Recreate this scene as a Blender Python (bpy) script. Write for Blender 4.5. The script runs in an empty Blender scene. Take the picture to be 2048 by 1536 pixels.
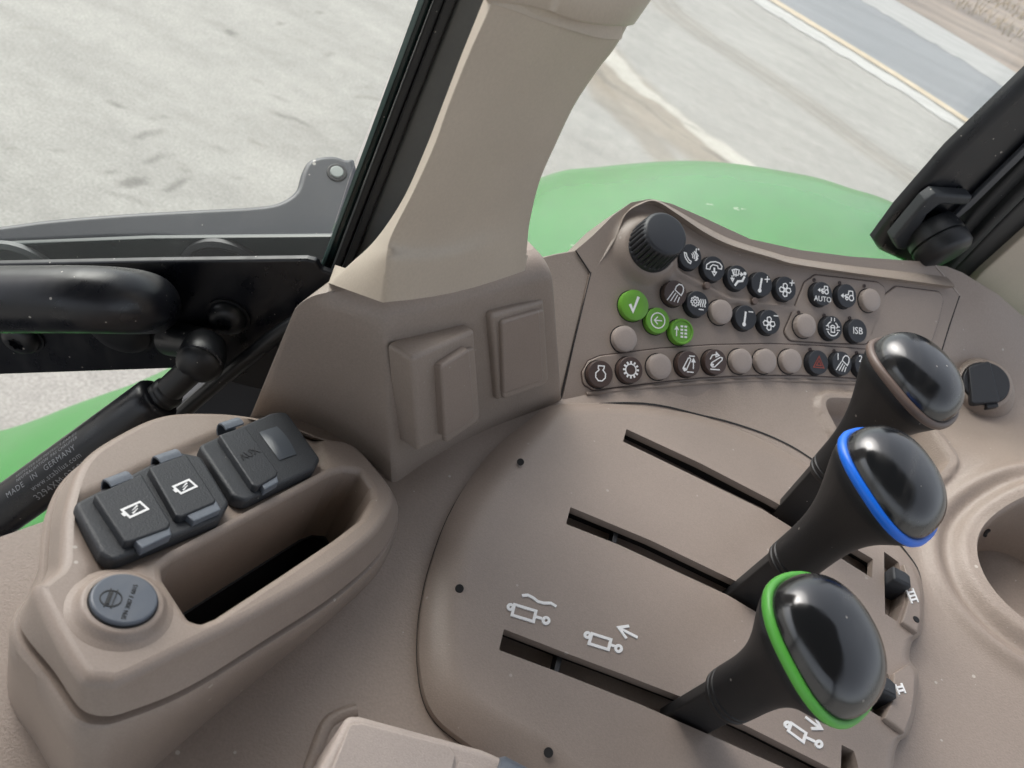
import bpy, math, random
import numpy as np
from mathutils import Vector, Matrix
from mathutils.geometry import delaunay_2d_cdt, tessellate_polygon
random.seed(7)
S = bpy.context.scene
COL = S.collection
# ------------------------------------------------------------------ camera
CAMZ = 2.6
FPX, PITCH, ROLL = 1500.0, math.radians(43), math.radians(26.6)
O = np.array([0, 0, CAMZ])
Fw = np.array([0, math.cos(PITCH), -math.sin(PITCH)])
_r0 = np.array([1.0, 0, 0]); _u0 = np.array([0, math.sin(PITCH), math.cos(PITCH)])
Rt = math.cos(ROLL) * _r0 + math.sin(ROLL) * _u0
Up = -math.sin(ROLL) * _r0 + math.cos(ROLL) * _u0
cd = bpy.data.cameras.new('camera'); cam = bpy.data.objects.new('camera', cd); COL.objects.link(cam)
cam.matrix_world = Matrix(((Rt[0], Up[0], -Fw[0], O[0]), (Rt[1], Up[1], -Fw[1], O[1]), (Rt[2], Up[2], -Fw[2], O[2]), (0, 0, 0, 1)))
cd.sensor_width = 36; cd.lens = FPX / 2048 * 36; cd.clip_start = 0.01; cd.clip_end = 2000
cd.dof.use_dof = True; cd.dof.focus_distance = 0.46; cd.dof.aperture_fstop = 15
S.camera = cam
# ------------------------------------------------------------------ world, sun, exposure
W = bpy.data.worlds.new("World"); S.world = W; W.use_nodes = True
SUN_EL, SUN_AZ = math.radians(45), math.radians(-60)
nt = W.node_tree; bg = nt.nodes['Background']
sky = nt.nodes.new('ShaderNodeTexSky'); sky.sky_type = 'NISHITA'; sky.sun_disc = False
sky.sun_elevation = SUN_EL; sky.sun_rotation = SUN_AZ; sky.dust_density = 4; sky.air_density = 1.0; sky.ozone_density = 1
hs = nt.nodes.new('ShaderNodeHueSaturation'); hs.inputs['Saturation'].default_value = 0.30
nt.links.new(sky.outputs[0], hs.inputs['Color']); nt.links.new(hs.outputs[0], bg.inputs['Color'])
bg.inputs['Strength'].default_value = 0.15
sd = bpy.data.lights.new('sun', 'SUN'); sd.energy = .6; sd.angle = math.radians(50); sd.color = (1, .96, .9)
sun = bpy.data.objects.new('sun', sd); COL.objects.link(sun)
_sd = Vector((math.sin(SUN_AZ) * math.cos(SUN_EL), math.cos(SUN_AZ) * math.cos(SUN_EL), math.sin(SUN_EL)))
sun.rotation_euler = _sd.to_track_quat('Z', 'Y').to_euler(); sun.location = (3, 6, 8)
S.view_settings.view_transform = 'Standard'; S.view_settings.look = 'None'
S.view_settings.exposure = 1.0; S.view_settings.gamma = 1.0

# ------------------------------------------------------------------ geometry helpers
def nz(v): v = np.asarray(v, float); return v / np.linalg.norm(v)
def ray(px, py): return Fw + Rt * (px - 1024) / FPX - Up * (py - 768) / FPX
def D(px, py, d): return O + ray(px, py) * d               # point at a given distance in front of the eye
def Z(px, py, z): r = ray(px, py); return O + r * ((z - CAMZ) / r[2])
def onp(px, py, p, n): r = ray(px, py); return O + r * (np.dot(np.asarray(p) - O, n) / np.dot(r, n))
class Fr:                                                   # a plane with its own axes
    def __init__(s, o, u, n):
        s.o = np.asarray(o, float); s.n = nz(n); u = np.asarray(u, float); s.u = nz(u - s.n * np.dot(u, s.n)); s.v = np.cross(s.n, s.u)
    def at(s, a, b, w=0.0): return s.o + s.u * a + s.v * b + s.n * w
    def px(s, x, y, w=0.0):
        p = onp(x, y, s.o + s.n * w, s.n) - s.o; return (float(p @ s.u), float(p @ s.v))
    def pxs(s, pts, w=0.0): return [s.px(x, y, w) for x, y in pts]
    def mat(s, a=0, b=0, w=0, rot=0):
        o = s.at(a, b, w); u = s.u * math.cos(rot) + s.v * math.sin(rot); v = np.cross(s.n, u)
        return Matrix(((u[0], v[0], s.n[0], o[0]), (u[1], v[1], s.n[1], o[1]), (u[2], v[2], s.n[2], o[2]), (0, 0, 0, 1)))
def cr(P, k=6, closed=True):                                # Catmull-Rom through the points
    P = [np.asarray(p, float) for p in P]; n = len(P); out = []
    segs = n if closed else n - 1
    for i in range(segs):
        if closed: a, b, c, d = P[(i - 1) % n], P[i], P[(i + 1) % n], P[(i + 2) % n]
        else: a, b, c, d = P[max(i - 1, 0)], P[i], P[i + 1], P[min(i + 2, n - 1)]
        for j in range(k):
            t = j / k
            out.append(.5 * ((2 * b) + (c - a) * t + (2 * a - 5 * b + 4 * c - d) * t * t + (3 * b - a - 3 * c + d) * t ** 3))
    if not closed: out.append(P[-1])
    return out
def area(P): P = np.asarray(P); x, y = P[:, 0], P[:, 1]; return .5 * float(np.sum(x * np.roll(y, -1) - np.roll(x, -1) * y))
def ccw(P): P = [tuple(p) for p in P]; return P if area(P) > 0 else P[::-1]
def rc(P, r, seg=5):                                        # round the corners of a polygon
    P = ccw(P); n = len(P); out = []; rr = r if isinstance(r, (list, tuple)) else [r] * n
    for i in range(n):
        a, b, c = (np.array(P[(i - 1) % n]), np.array(P[i]), np.array(P[(i + 1) % n]))
        u = nz(a - b); v = nz(c - b); ang = math.acos(max(-1, min(1, float(u @ v))))
        if ang > 3.0: out.append(tuple(b)); continue
        t = min(rr[i] / math.tan(ang / 2), .45 * np.linalg.norm(a - b), .45 * np.linalg.norm(c - b))
        p, q = b + u * t, b + v * t
        for j in range(seg + 1):
            s = j / seg; out.append(tuple((1 - s) ** 2 * p + 2 * s * (1 - s) * b + s * s * q))
    return out
def inset(P, d):                                            # d > 0 goes inwards on a ccw outline
    n = len(P); out = []; A = np.asarray(P, float)
    for i in range(n):
        e1 = A[i] - A[i - 1]; e2 = A[(i + 1) % n] - A[i]
        l1, l2 = np.linalg.norm(e1), np.linalg.norm(e2)
        if l1 < 1e-9 or l2 < 1e-9: e1 = e1 if l1 > 1e-9 else e2; e2 = e2 if l2 > 1e-9 else e1
        n1 = np.array([-e1[1], e1[0]]) / np.linalg.norm(e1); n2 = np.array([-e2[1], e2[0]]) / np.linalg.norm(e2)
        m = (n1 + n2) / max(.35, 1 + float(n1 @ n2)); out.append(tuple(A[i] + m * d))
    return out
def inpoly(X, Y, P):
    P = np.asarray(P); r = np.zeros(X.shape, bool); n = len(P)
    for i in range(n):
        x1, y1 = P[i]; x2, y2 = P[(i + 1) % n]
        if y1 == y2: continue
        c = ((Y < y1) != (Y < y2)) & (X < (x2 - x1) * (Y - y1) / (y2 - y1) + x1); r ^= c
    return r
def pdist(X, Y, P, closed=True):                            # distance to an outline
    P = np.asarray(P); n = len(P); best = np.full(X.shape, 1e9)
    for i in range(n if closed else n - 1):
        a = P[i]; b = P[(i + 1) % n]; ab = b - a; L = float(ab @ ab) + 1e-18
        t = np.clip(((X - a[0]) * ab[0] + (Y - a[1]) * ab[1]) / L, 0, 1)
        best = np.minimum(best, np.hypot(X - a[0] - t * ab[0], Y - a[1] - t * ab[1]))
    return best
def sdf(X, Y, P): d = pdist(X, Y, P); return np.where(inpoly(X, Y, P), -d, d)
def sm(t): t = np.clip(t, 0, 1); return t * t * (3 - 2 * t)

def tag(o, label=None, cat=None, group=None, kind=None):
    for k, v in (('label', label), ('category', cat), ('group', group), ('kind', kind)):
        if v: o[k] = v
    return o
def empty(name, loc, label, cat, group=None):
    o = bpy.data.objects.new(name, None); o.empty_display_size = .02; COL.objects.link(o); o.location = Vector(loc)
    bpy.context.view_layer.update(); return tag(o, label, cat, group)
def adopt(o, parent):
    if parent is not None:
        o.parent = parent; o.matrix_parent_inverse = parent.matrix_world.inverted()
def mk(name, V, Fc, mat, parent=None, ang=35, M=None, label=None):
    me = bpy.data.meshes.new(name); me.from_pydata([tuple(map(float, v)) for v in V], [], [tuple(map(int, f)) for f in Fc]); me.validate(); me.update()
    if mat: me.materials.append(mat)
    if ang:
        me.shade_smooth(); me.set_sharp_from_angle(angle=math.radians(ang))
    return link(name, me, parent, M, label)
def link(name, me, parent=None, M=None, label=None):
    o = bpy.data.objects.new(name, me); COL.objects.link(o)
    if M is not None: o.matrix_world = M
    if parent is not None:
        bpy.context.view_layer.update()
        o.parent = parent; o.matrix_parent_inverse = parent.matrix_world.inverted()
        if M is not None: o.matrix_world = M
    if label: o['label'] = label
    return o
class MB:                                                   # mesh collector
    def __init__(s): s.V = []; s.F = []
    def add(s, V, Fc):
        k = len(s.V); s.V += [np.asarray(v, float) for v in V]; s.F += [tuple(i + k for i in f) for f in Fc]; return s
    def loft(s, rings, closed=True, cap0=False, cap1=False):
        n = len(rings[0]); V = [p for r in rings for p in r]; Fc = []
        for i in range(len(rings) - 1):
            for j in range(n if closed else n - 1):
                a = i * n + j; b = i * n + (j + 1) % n; Fc.append((a, b, b + n, a + n))
        if cap0: Fc.append(tuple(range(n))[::-1])
        if cap1: k = (len(rings) - 1) * n; Fc.append(tuple(range(k, k + n)))
        return s.add(V, Fc)
    def grid(s, rows): return s.loft(rows, closed=False)
    def tube(s, path, r, seg=16, caps=True):
        path = [np.asarray(p, float) for p in path]; n = len(path); rs = r if hasattr(r, '__len__') else [r] * n
        t = nz(path[1] - path[0]); up = np.array([0, 0, 1.]) if abs(t[2]) < .9 else np.array([1., 0, 0]); a = nz(np.cross(t, up)); rings = []
        for i in range(n):
            t = nz(path[min(i + 1, n - 1)] - path[max(i - 1, 0)]); a = nz(a - t * (a @ t)); b = np.cross(t, a)
            rings.append([path[i] + rs[i] * (a * math.cos(q) + b * math.sin(q)) for q in [2 * math.pi * j / seg for j in range(seg)]])
        return s.loft(rings, cap0=caps, cap1=caps)
    def slab(s, fr, P, w0, w1, r=.001, seg=3, back=False):      # raised rounded plate on a frame
        P = ccw(P); rings = [[fr.at(a, b, w0) for a, b in P]]
        for j in range(seg + 1):
            q = j / seg * math.pi / 2; I = inset(P, r * (1 - math.cos(q))); rings.append([fr.at(a, b, w1 - r + r * math.sin(q)) for a, b in I])
        PI = inset(P, r * 1.12 + .0001); rings.append([fr.at(a, b, w1) for a, b in PI]); s.loft(rings)
        def tri(Q): return [t if area([Q[i] for i in t]) > 0 else t[::-1] for t in [tuple(t) for t in tessellate_polygon([[Vector((a, b, 0)) for a, b in Q]])]]
        k = len(s.V) - len(PI); s.F += [tuple(i + k for i in t) for t in tri(PI)]
        if back: k = len(s.V) - len(PI) * len(rings); s.F += [tuple(i + k for i in t)[::-1] for t in tri(P)]
        return s
    def build(s, name, mat, parent=None, ang=35, M=None, label=None): return mk(name, s.V, s.F, mat, parent, ang, M, label)
IDF = Fr((0, 0, 0), (1, 0, 0), (0, 0, 1))
def circ(r, n=32, c=(0, 0), ph=0): return [(c[0] + r * math.cos(2 * math.pi * i / n + ph), c[1] + r * math.sin(2 * math.pi * i / n + ph)) for i in range(n)]
def sheet(outer, holes, step, lift, extra=()):               # flat region with holes -> triangles, lifted by a function
    outer = [tuple(p) for p in outer]; V = []; E = []
    for loop in [outer] + [list(h) for h in holes]:
        k = len(V); V += [tuple(p) for p in loop]; n = len(loop); E += [(k + i, k + (i + 1) % n) for i in range(n)]
    A = np.array(outer); x0, y0 = A.min(0); x1, y1 = A.max(0)
    X, Y = np.meshgrid(np.arange(x0 + step / 2, x1, step), np.arange(y0 + step / 2, y1, step)); X = X.ravel(); Y = Y.ravel()
    X = X + (np.arange(len(X)) % 7 - 3) * step * .004
    ok = inpoly(X, Y, outer)
    for h in holes: ok &= ~inpoly(X, Y, h)
    X, Y = X[ok], Y[ok]; d = pdist(X, Y, outer)
    for h in holes: d = np.minimum(d, pdist(X, Y, h))
    ok = d > step * .35; V += list(zip(X[ok], Y[ok])); V += list(extra)
    vv, ee, ff, _, _, _ = delaunay_2d_cdt([Vector(p) for p in V], E, [], 0, 1e-7)
    Q = np.array([tuple(v) for v in vv]); T = np.array([f for f in ff if len(f) == 3]); C = Q[T].mean(1)
    ok = inpoly(C[:, 0], C[:, 1], outer)
    for h in holes: ok &= ~inpoly(C[:, 0], C[:, 1], h)
    return lift(Q[:, 0], Q[:, 1]), T[ok]
def strokes(fr, lines, w, h0=.00012, th=.00012):             # printed line work; each line is ([points], closed)
    mb = MB(); h = h0
    for L in lines:
        P, closed = L[0], L[1]; ww = (L[2] if len(L) > 2 else w) / 2; P = [np.array(p, float) for p in P]; n = len(P); l = []; r = []
        for i in range(n):
            a = P[i - 1] if (i > 0 or closed) else None; c = P[(i + 1) % n] if (i < n - 1 or closed) else None
            e1 = nz(P[i] - a) if a is not None else nz(c - P[i]); e2 = nz(c - P[i]) if c is not None else e1
            n1 = np.array([-e1[1], e1[0]]); n2 = np.array([-e2[1], e2[0]]); m = (n1 + n2) / max(.5, 1 + float(n1 @ n2))
            l.append(P[i] + m * ww); r.append(P[i] - m * ww)
        k = n if closed else n - 1; V = []; Fc = []
        for i in range(n): V += [fr.at(*l[i], h), fr.at(*r[i], h), fr.at(*l[i], h - th), fr.at(*r[i], h - th)]
        for i in range(k):
            a = 4 * i; b = 4 * ((i + 1) % n); Fc += [(a + 1, b + 1, b, a), (a, b, b + 2, a + 2), (a + 3, b + 3, b + 1, a + 1)]
        if not closed: Fc += [(0, 2, 3, 1), (4 * n - 4, 4 * n - 3, 4 * n - 1, 4 * n - 2)]
        mb.add(V, Fc); h += .00003
    return mb
def fill(fr, P, h=.00014, mb=None):
    mb = mb or MB(); P = ccw(P); n = len(P); mb.add([fr.at(a, b, h) for a, b in P] + [fr.at(a, b, 0) for a, b in P], [tuple(range(n))] + [(i, i + n, (i + 1) % n + n, (i + 1) % n)[::-1] for i in range(n)]); return mb
def text_mesh(name, body, size, extr=.00008, align='CENTER', sx=1.0, space=1.0):
    c = bpy.data.curves.new(name, 'FONT'); c.body = body; c.size = size; c.align_x = align; c.align_y = 'CENTER'; c.extrude = extr; c.space_character = space; c.resolution_u = 3
    o = bpy.data.objects.new(name, c); COL.objects.link(o); dg = bpy.context.evaluated_depsgraph_get(); me = bpy.data.meshes.new_from_object(o.evaluated_get(dg)); bpy.data.objects.remove(o)
    if sx != 1.0:
        for v in me.vertices: v.co.x *= sx
    return me

# ------------------------------------------------------------------ materials
def newmat(name):
    m = bpy.data.materials.new(name); m.use_nodes = True; n = m.node_tree; return m, n, n.nodes['Principled BSDF']
def plastic(name, col, rough=.5, grain=1100, bump=.25, vary=.10, specks=.0, spec=.5, coat=0, bd=.0004, speckscale=160, wear=0):
    m, n, b = newmat(name); N = n.nodes.new; L = n.links.new
    b.inputs['Roughness'].default_value = rough; b.inputs['Specular IOR Level'].default_value = spec; b.inputs['Coat Weight'].default_value = coat
    tc = N('ShaderNodeTexCoord'); base = tuple(col) + (1,)
    n1 = N('ShaderNodeTexNoise'); n1.inputs['Scale'].default_value = 22; n1.inputs['Detail'].default_value = 5; L(tc.outputs['Object'], n1.inputs['Vector'])
    mr = N('ShaderNodeMapRange'); mr.inputs['To Min'].default_value = 1 - vary; mr.inputs['To Max'].default_value = 1 + vary; mr.inputs['From Min'].default_value = .3; mr.inputs['From Max'].default_value = .7; L(n1.outputs['Fac'], mr.inputs['Value'])
    vm = N('ShaderNodeVectorMath'); vm.operation = 'SCALE'; vm.inputs[0].default_value = col; L(mr.outputs[0], vm.inputs['Scale']); out = vm.outputs[0]
    if bump > .05:
        ng = N('ShaderNodeTexNoise'); ng.inputs['Scale'].default_value = grain * .8; ng.inputs['Detail'].default_value = 2; L(tc.outputs['Object'], ng.inputs['Vector'])
        mg = N('ShaderNodeMapRange'); mg.inputs['From Min'].default_value = .3; mg.inputs['From Max'].default_value = .7; mg.inputs['To Min'].default_value = 1 - min(.06, bump * .2); mg.inputs['To Max'].default_value = 1 + min(.06, bump * .2); L(ng.outputs['Fac'], mg.inputs['Value'])
        vg = N('ShaderNodeVectorMath'); vg.operation = 'SCALE'; L(out, vg.inputs[0]); L(mg.outputs[0], vg.inputs['Scale']); out = vg.outputs[0]
    if specks:
        v = N('ShaderNodeTexVoronoi'); v.inputs['Scale'].default_value = speckscale; v.inputs['Randomness'].default_value = 1; L(tc.outputs['Object'], v.inputs['Vector'])
        n2 = N('ShaderNodeTexNoise'); n2.inputs['Scale'].default_value = 60; L(tc.outputs['Object'], n2.inputs['Vector'])
        sz = N('ShaderNodeMapRange'); sz.inputs['From Min'].default_value = .5; sz.inputs['From Max'].default_value = .8; sz.inputs['To Min'].default_value = 0; sz.inputs['To Max'].default_value = .2; L(n2.outputs['Fac'], sz.inputs['Value'])
        lt = N('ShaderNodeMath'); lt.operation = 'LESS_THAN'; L(v.outputs['Distance'], lt.inputs[0]); L(sz.outputs[0], lt.inputs[1])
        mu = N('ShaderNodeMath'); mu.operation = 'MULTIPLY'; mu.inputs[1].default_value = specks; L(lt.outputs[0], mu.inputs[0])
        mx = N('ShaderNodeMix'); mx.data_type = 'RGBA'; L(mu.outputs[0], mx.inputs[0]); L(out, mx.inputs[6]); mx.inputs[7].default_value = (.62, .58, .52, 1); out = mx.outputs[2]
    if wear:                                                  # pale dusty smears and hairline scratches
        n4 = N('ShaderNodeTexNoise'); n4.inputs['Scale'].default_value = 90; n4.inputs['Detail'].default_value = 8; mp = N('ShaderNodeMapping'); mp.inputs['Scale'].default_value = (1, .25, .6); L(tc.outputs['Object'], mp.inputs[0]); L(mp.outputs[0], n4.inputs['Vector'])
        m4 = N('ShaderNodeMapRange'); m4.inputs['From Min'].default_value = .5; m4.inputs['From Max'].default_value = .85; m4.inputs['To Max'].default_value = wear; L(n4.outputs['Fac'], m4.inputs['Value'])
        mx = N('ShaderNodeMix'); mx.data_type = 'RGBA'; L(m4.outputs[0], mx.inputs[0]); L(out, mx.inputs[6]); mx.inputs[7].default_value = (.4, .38, .34, 1); out = mx.outputs[2]
        m5 = N('ShaderNodeMapRange'); m5.inputs['From Min'].default_value = .35; m5.inputs['From Max'].default_value = .75; m5.inputs['To Min'].default_value = max(.03, rough - .05); m5.inputs['To Max'].default_value = rough + .18; L(n4.outputs['Fac'], m5.inputs['Value']); L(m5.outputs[0], b.inputs['Roughness'])
    L(out, b.inputs['Base Color'])
    if bump:
        n3 = N('ShaderNodeTexNoise'); n3.inputs['Scale'].default_value = grain; n3.inputs['Detail'].default_value = 3; n3.inputs['Roughness'].default_value = .6; L(tc.outputs['Object'], n3.inputs['Vector'])
        bp = N('ShaderNodeBump'); bp.inputs['Strength'].default_value = bump; bp.inputs['Distance'].default_value = bd; L(n3.outputs['Fac'], bp.inputs['Height']); L(bp.outputs[0], b.inputs['Normal'])
    return m
def flat(name, col, rough=.6, metal=0):
    m, n, b = newmat(name); b.inputs['Base Color'].default_value = tuple(col) + (1,); b.inputs['Roughness'].default_value = rough; b.inputs['Metallic'].default_value = metal
    N = n.nodes.new; t = N('ShaderNodeTexNoise'); t.inputs['Scale'].default_value = 300; bp = N('ShaderNodeBump'); bp.inputs['Strength'].default_value = .08; bp.inputs['Distance'].default_value = .0003
    n.links.new(t.outputs['Fac'], bp.inputs['Height']); n.links.new(bp.outputs[0], b.inputs['Normal']); return m
BROWN = (.285, .231, .195)
M_deck = plastic('console_plastic', BROWN, .42, 800, .5, .03, .5, bd=.0006, speckscale=110)
M_panel = plastic('panel_plastic', (.268, .218, .186), .42, 1300, .35, .04, .25, speckscale=110)
M_pod = plastic('pod_plastic', (.285, .231, .195), .42, 1300, .3, .05, .5, speckscale=120)
M_block = plastic('housing_plastic', (.290, .240, .204), .45, 1000, .5, .05, .15, bd=.0005)
M_beige = plastic('beige_trim', (.47, .405, .33), .42, 900, .2, .03, .25, speckscale=60)
M_blank = plastic('blank_cap', (.32, .27, .243), .42, 1300, .2, .03)
M_pad = plastic('pad_plastic', (.41, .35, .315), .5, 1500, .5, .05, .3)
M_dkbrown = plastic('dark_brown_cap', (.062, .040, .034), .38, 1300, .12, .04)
M_black = plastic('black_cap', (.020, .022, .027), .40, 1300, .1, .05)
M_rub = plastic('black_rubber_cover', (.026, .029, .034), .52, 1100, .5, .08, .75, speckscale=150, bd=.0005)
M_rubl = plastic('grey_rubber_tab', (.13, .148, .175), .45, 900, .25, .06, .6)
M_grip = plastic('soft_black_grip', (.006, .0065, .008), .5, 900, .2, .06, .3, speckscale=130)
M_gloss = plastic('gloss_black_knob', (.005, .006, .008), .17, 500, .02, .1, .35, spec=1.0, coat=.0, speckscale=130, wear=.10)
M_shaft = plastic('lever_steel', (.012, .012, .013), .5, 500, .2, .1, .5)
M_blue = plastic('blue_ring', (.008, .15, .74), .32, 900, .05, .03)
M_green = plastic('green_ring', (.10, .42, .06), .35, 900, .05, .03)
M_brring = plastic('brown_ring', (.13, .095, .08), .4, 900, .1, .03)
M_gbtn = plastic('green_button', (.13, .34, .035), .40, 1300, .1, .03)
M_white = plastic('white_print', (.80, .80, .80), .5, 1300, .0, .02)
M_red = plastic('red_print', (.24, .045, .03), .5, 1300, .0, .02)
M_dark = flat('slot_black', (.006, .006, .007), .7)
M_paint = plastic('black_paint', (.006, .0068, .010), .30, 200, .03, .12, .5, wear=.02)
M_mblack = plastic('satin_black', (.007, .008, .010), .42, 300, .06, .12, .4)
M_seal = plastic('rubber_seal', (.014, .015, .016), .55, 400, .15, .1, .3)
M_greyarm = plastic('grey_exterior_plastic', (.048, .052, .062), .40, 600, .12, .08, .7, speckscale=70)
M_chrome = plastic('zinc_washer', (.35, .38, .36), .4, 300, .05, .2)
M_capgrey = plastic('grey_plug', (.085, .10, .125), .36, 900, .08, .10, .3, wear=.12)
M_frame = plastic('frame_grey', (.11, .118, .12), .5, 500, .15, .08)
M_glue = plastic('dark_ceramic_band', (.010, .022, .020), .25, 300, .05, .15, .6)
M_rgreen = plastic('green_paint', (.008, .185, .016), .25, 60, .0, .08, .3, spec=.35, coat=.0, speckscale=12)
M_dimsym = plastic('embossed_black', (.012, .013, .015), .6, 900, .1, .05)
M_head = plastic('grey_headliner', (.16, .15, .14), .9, 300, .2, .05)

# ================================================================== SETTING: ground, road, verge
def ground():
    xs = np.concatenate([np.linspace(-400, -8, 14), np.arange(-5, 5, .035), np.arange(5, 16, .15), np.linspace(17, 400, 14)])
    ys = np.concatenate([np.linspace(-400, -4, 12), np.arange(-1, 1.5, .3), np.arange(1.5, 12, .035), np.arange(12, 20, .2), np.linspace(22, 600, 14)])
    X, Y = np.meshgrid(xs, ys); n0, n1 = X.shape; V = np.stack([X.ravel(), Y.ravel(), np.zeros(X.size)], 1)
    F_ = [(j * n1 + i, j * n1 + i + 1, (j + 1) * n1 + i + 1, (j + 1) * n1 + i) for j in range(n0 - 1) for i in range(n1 - 1)]
    x, y = V[:, 0], V[:, 1]; rs = np.random.RandomState(3)
    def wob(s, ph): return np.sin(x * s + ph) * .5 + np.sin(x * s * 2.7 + y * s * 1.9 + ph * 2) * .3 + np.sin(x * s * 6.1 - y * s * 4 + ph) * .2
    C = np.ones((len(V), 3))
    def mixc(m, col): 
        m = np.clip(m, 0, 1)[:, None]; C[:] = C * (1 - m) + np.array(col) * m
    def line(pts): return [tuple(Z(a, b, 0)[:2]) for a, b in pts]
    # mud strip with its pale broken edge
    P = line([(1120, 40), (1225, 150), (1330, 245), (1430, 320), (1520, 400), (1700, 560)])
    d = pdist(x, y, P, False) + wob(1.3, 0) * .10; mixc(sm((.46 - d) / .28) * .62, (.80, .63, .44))
    P = line([(1150, 100), (1215, 200), (1290, 270), (1350, 340), (1420, 420)]); d = pdist(x, y, P, False) + wob(2.3, 2) * .05; mixc(sm((.22 - d) / .12) * .5, (.60, .46, .30))
    P = line([(1140, 30), (1232, 125), (1275, 170), (1340, 215), (1400, 270), (1462, 312), (1600, 420)]); d = pdist(x, y, P, False) + wob(3.1, 1) * .07; mixc(sm((.15 - d) / .06), (1.5, 1.47, 1.4))
    P = line([(1130, 60), (1215, 165), (1282, 205), (1335, 250), (1400, 292), (1450, 322)]); d = pdist(x, y, P, False) + wob(4, 1) * .04; mixc(sm((.045 - d) / .04) * .7, (.42, .38, .33))
    # tyre track
    P = line([(1300, -30), (1340, 20), (1420, 80), (1500, 130), (1620, 210), (1740, 300), (1850, 375), (2000, 480)]); d = pdist(x, y, P, False)
    mixc(sm((.34 - d) / .2) * (.32 + .22 * np.sin(d * 42)) , (.62, .55, .47)); mixc(sm((.34 - np.abs(d - .1)) / .3) * .14, (.6, .5, .4))
    P = line([(1420, -20), (1500, 40), (1620, 110), (1720, 190), (1840, 280), (1950, 340)]); d = pdist(x, y, P, False) + wob(1.9, 3) * .12; mixc(sm((.07 - d) / .06) * .30, (.55, .53, .5))
    # stains and rubber scuffs on the concrete
    for a, b, rx, ry, ang, k in [(265, 365, 38, 11, 5, .55), (355, 370, 30, 7, -18, .5), (318, 317, 34, 7, -15, .42), (298, 268, 34, 6, -12, .45), (228, 205, 26, 5, 40, .55), (462, 65, 14, 7, 50, .5), (590, 240, 50, 4, 24, .45), (215, 345, 16, 5, 15, .4),
                                 (555, 195, 30, 3, 25, .3), (320, 235, 30, 3, 0, .3), (470, 355, 20, 4, 20, .3), (560, 48, 8, 5, 20, .45), (640, 25, 8, 4, 20, .4), (255, 395, 60, 5, 20, .3), (120, 300, 20, 4, 30, .3), (450, 300, 30, 4, 25, .25), (60, 170, 30, 4, 30, .2), (660, 110, 10, 6, 0, .3)]:
        c = Z(a, b, 0)[:2]; e = Z(a + math.cos(math.radians(ang)) * rx, b + math.sin(math.radians(ang)) * rx, 0)[:2] - c; f = Z(a - math.sin(math.radians(ang)) * ry, b + math.cos(math.radians(ang)) * ry, 0)[:2] - c
        Mx = np.linalg.inv(np.array([e, f]).T); q = Mx @ np.stack([x - c[0], y - c[1]]); rr = np.hypot(q[0], q[1] + .35 * np.sin(q[0] * 2.2)) + wob(9, a) * .18; mixc(sm((1.15 - rr) / .6) * min(1, k * 1.5), (.45, .44, .43))
    for _ in range(150):
        c = np.array([rs.uniform(-4, 4), rs.uniform(2, 9)]); an = rs.uniform(-.6, .9); L_ = rs.uniform(.04, .16); w_ = rs.uniform(.012, .03)
        u = (x - c[0]) * math.cos(an) + (y - c[1]) * math.sin(an); v = -(x - c[0]) * math.sin(an) + (y - c[1]) * math.cos(an); mixc(sm(1.2 - np.hypot(u / L_, (v + u * u * 1.5) / w_)) * rs.uniform(.2, .55), (.55, .53, .5))
    me = bpy.data.meshes.new('ground'); me.from_pydata(V.tolist(), [], F_); me.update()
    ca = me.color_attributes.new('stain', 'FLOAT_COLOR', 'POINT'); ca.data.foreach_set('color', np.concatenate([C * .5, np.ones((len(V), 1))], 1).astype(np.float32).ravel())
    m, n, b = newmat('concrete'); N = n.nodes.new; L = n.links.new; b.inputs['Roughness'].default_value = .8
    at = N('ShaderNodeAttribute'); at.attribute_name = 'stain'; tc = N('ShaderNodeTexCoord')
    def noise(s, d, mapv=None):
        t = N('ShaderNodeTexNoise'); t.inputs['Scale'].default_value = s; t.inputs['Detail'].default_value = d; t.inputs['Roughness'].default_value = .62
        if mapv: mp = N('ShaderNodeMapping'); mp.inputs['Scale'].default_value = mapv; mp.inputs['Rotation'].default_value = (0, 0, .3); L(tc.outputs['Object'], mp.inputs[0]); L(mp.outputs[0], t.inputs['Vector'])
        else: L(tc.outputs['Object'], t.inputs['Vector'])
        return t
    t1 = noise(.9, 8, (1, 3, 1)); t2 = noise(70, 6); r1 = N('ShaderNodeValToRGB'); r1.color_ramp.elements[0].position = .3; r1.color_ramp.elements[1].position = .7
    r1.color_ramp.elements[0].color = (.285, .272, .248, 1); r1.color_ramp.elements[1].color = (.375, .360, .328, 1); L(t1.outputs['Fac'], r1.inputs[0])
    t4 = noise(9, 8); r4 = N('ShaderNodeMapRange'); r4.inputs['From Min'].default_value = .3; r4.inputs['From Max'].default_value = .7; r4.inputs['To Min'].default_value = .90; r4.inputs['To Max'].default_value = 1.08; L(t4.outputs['Fac'], r4.inputs['Value'])
    r2 = N('ShaderNodeMapRange'); r2.inputs['From Min'].default_value = .32; r2.inputs['From Max'].default_value = .68; r2.inputs['To Min'].default_value = .76; r2.inputs['To Max'].default_value = 1.22; L(t2.outputs['Fac'], r2.inputs['Value'])
    mm = N('ShaderNodeMath'); mm.operation = 'MULTIPLY'; L(r4.outputs[0], mm.inputs[0]); L(r2.outputs[0], mm.inputs[1])
    v1 = N('ShaderNodeVectorMath'); v1.operation = 'SCALE'; L(r1.outputs[0], v1.inputs[0]); L(mm.outputs[0], v1.inputs['Scale'])
    v2 = N('ShaderNodeVectorMath'); v2.operation = 'MULTIPLY'; L(v1.outputs[0], v2.inputs[0]); L(at.outputs['Color'], v2.inputs[1])
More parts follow.
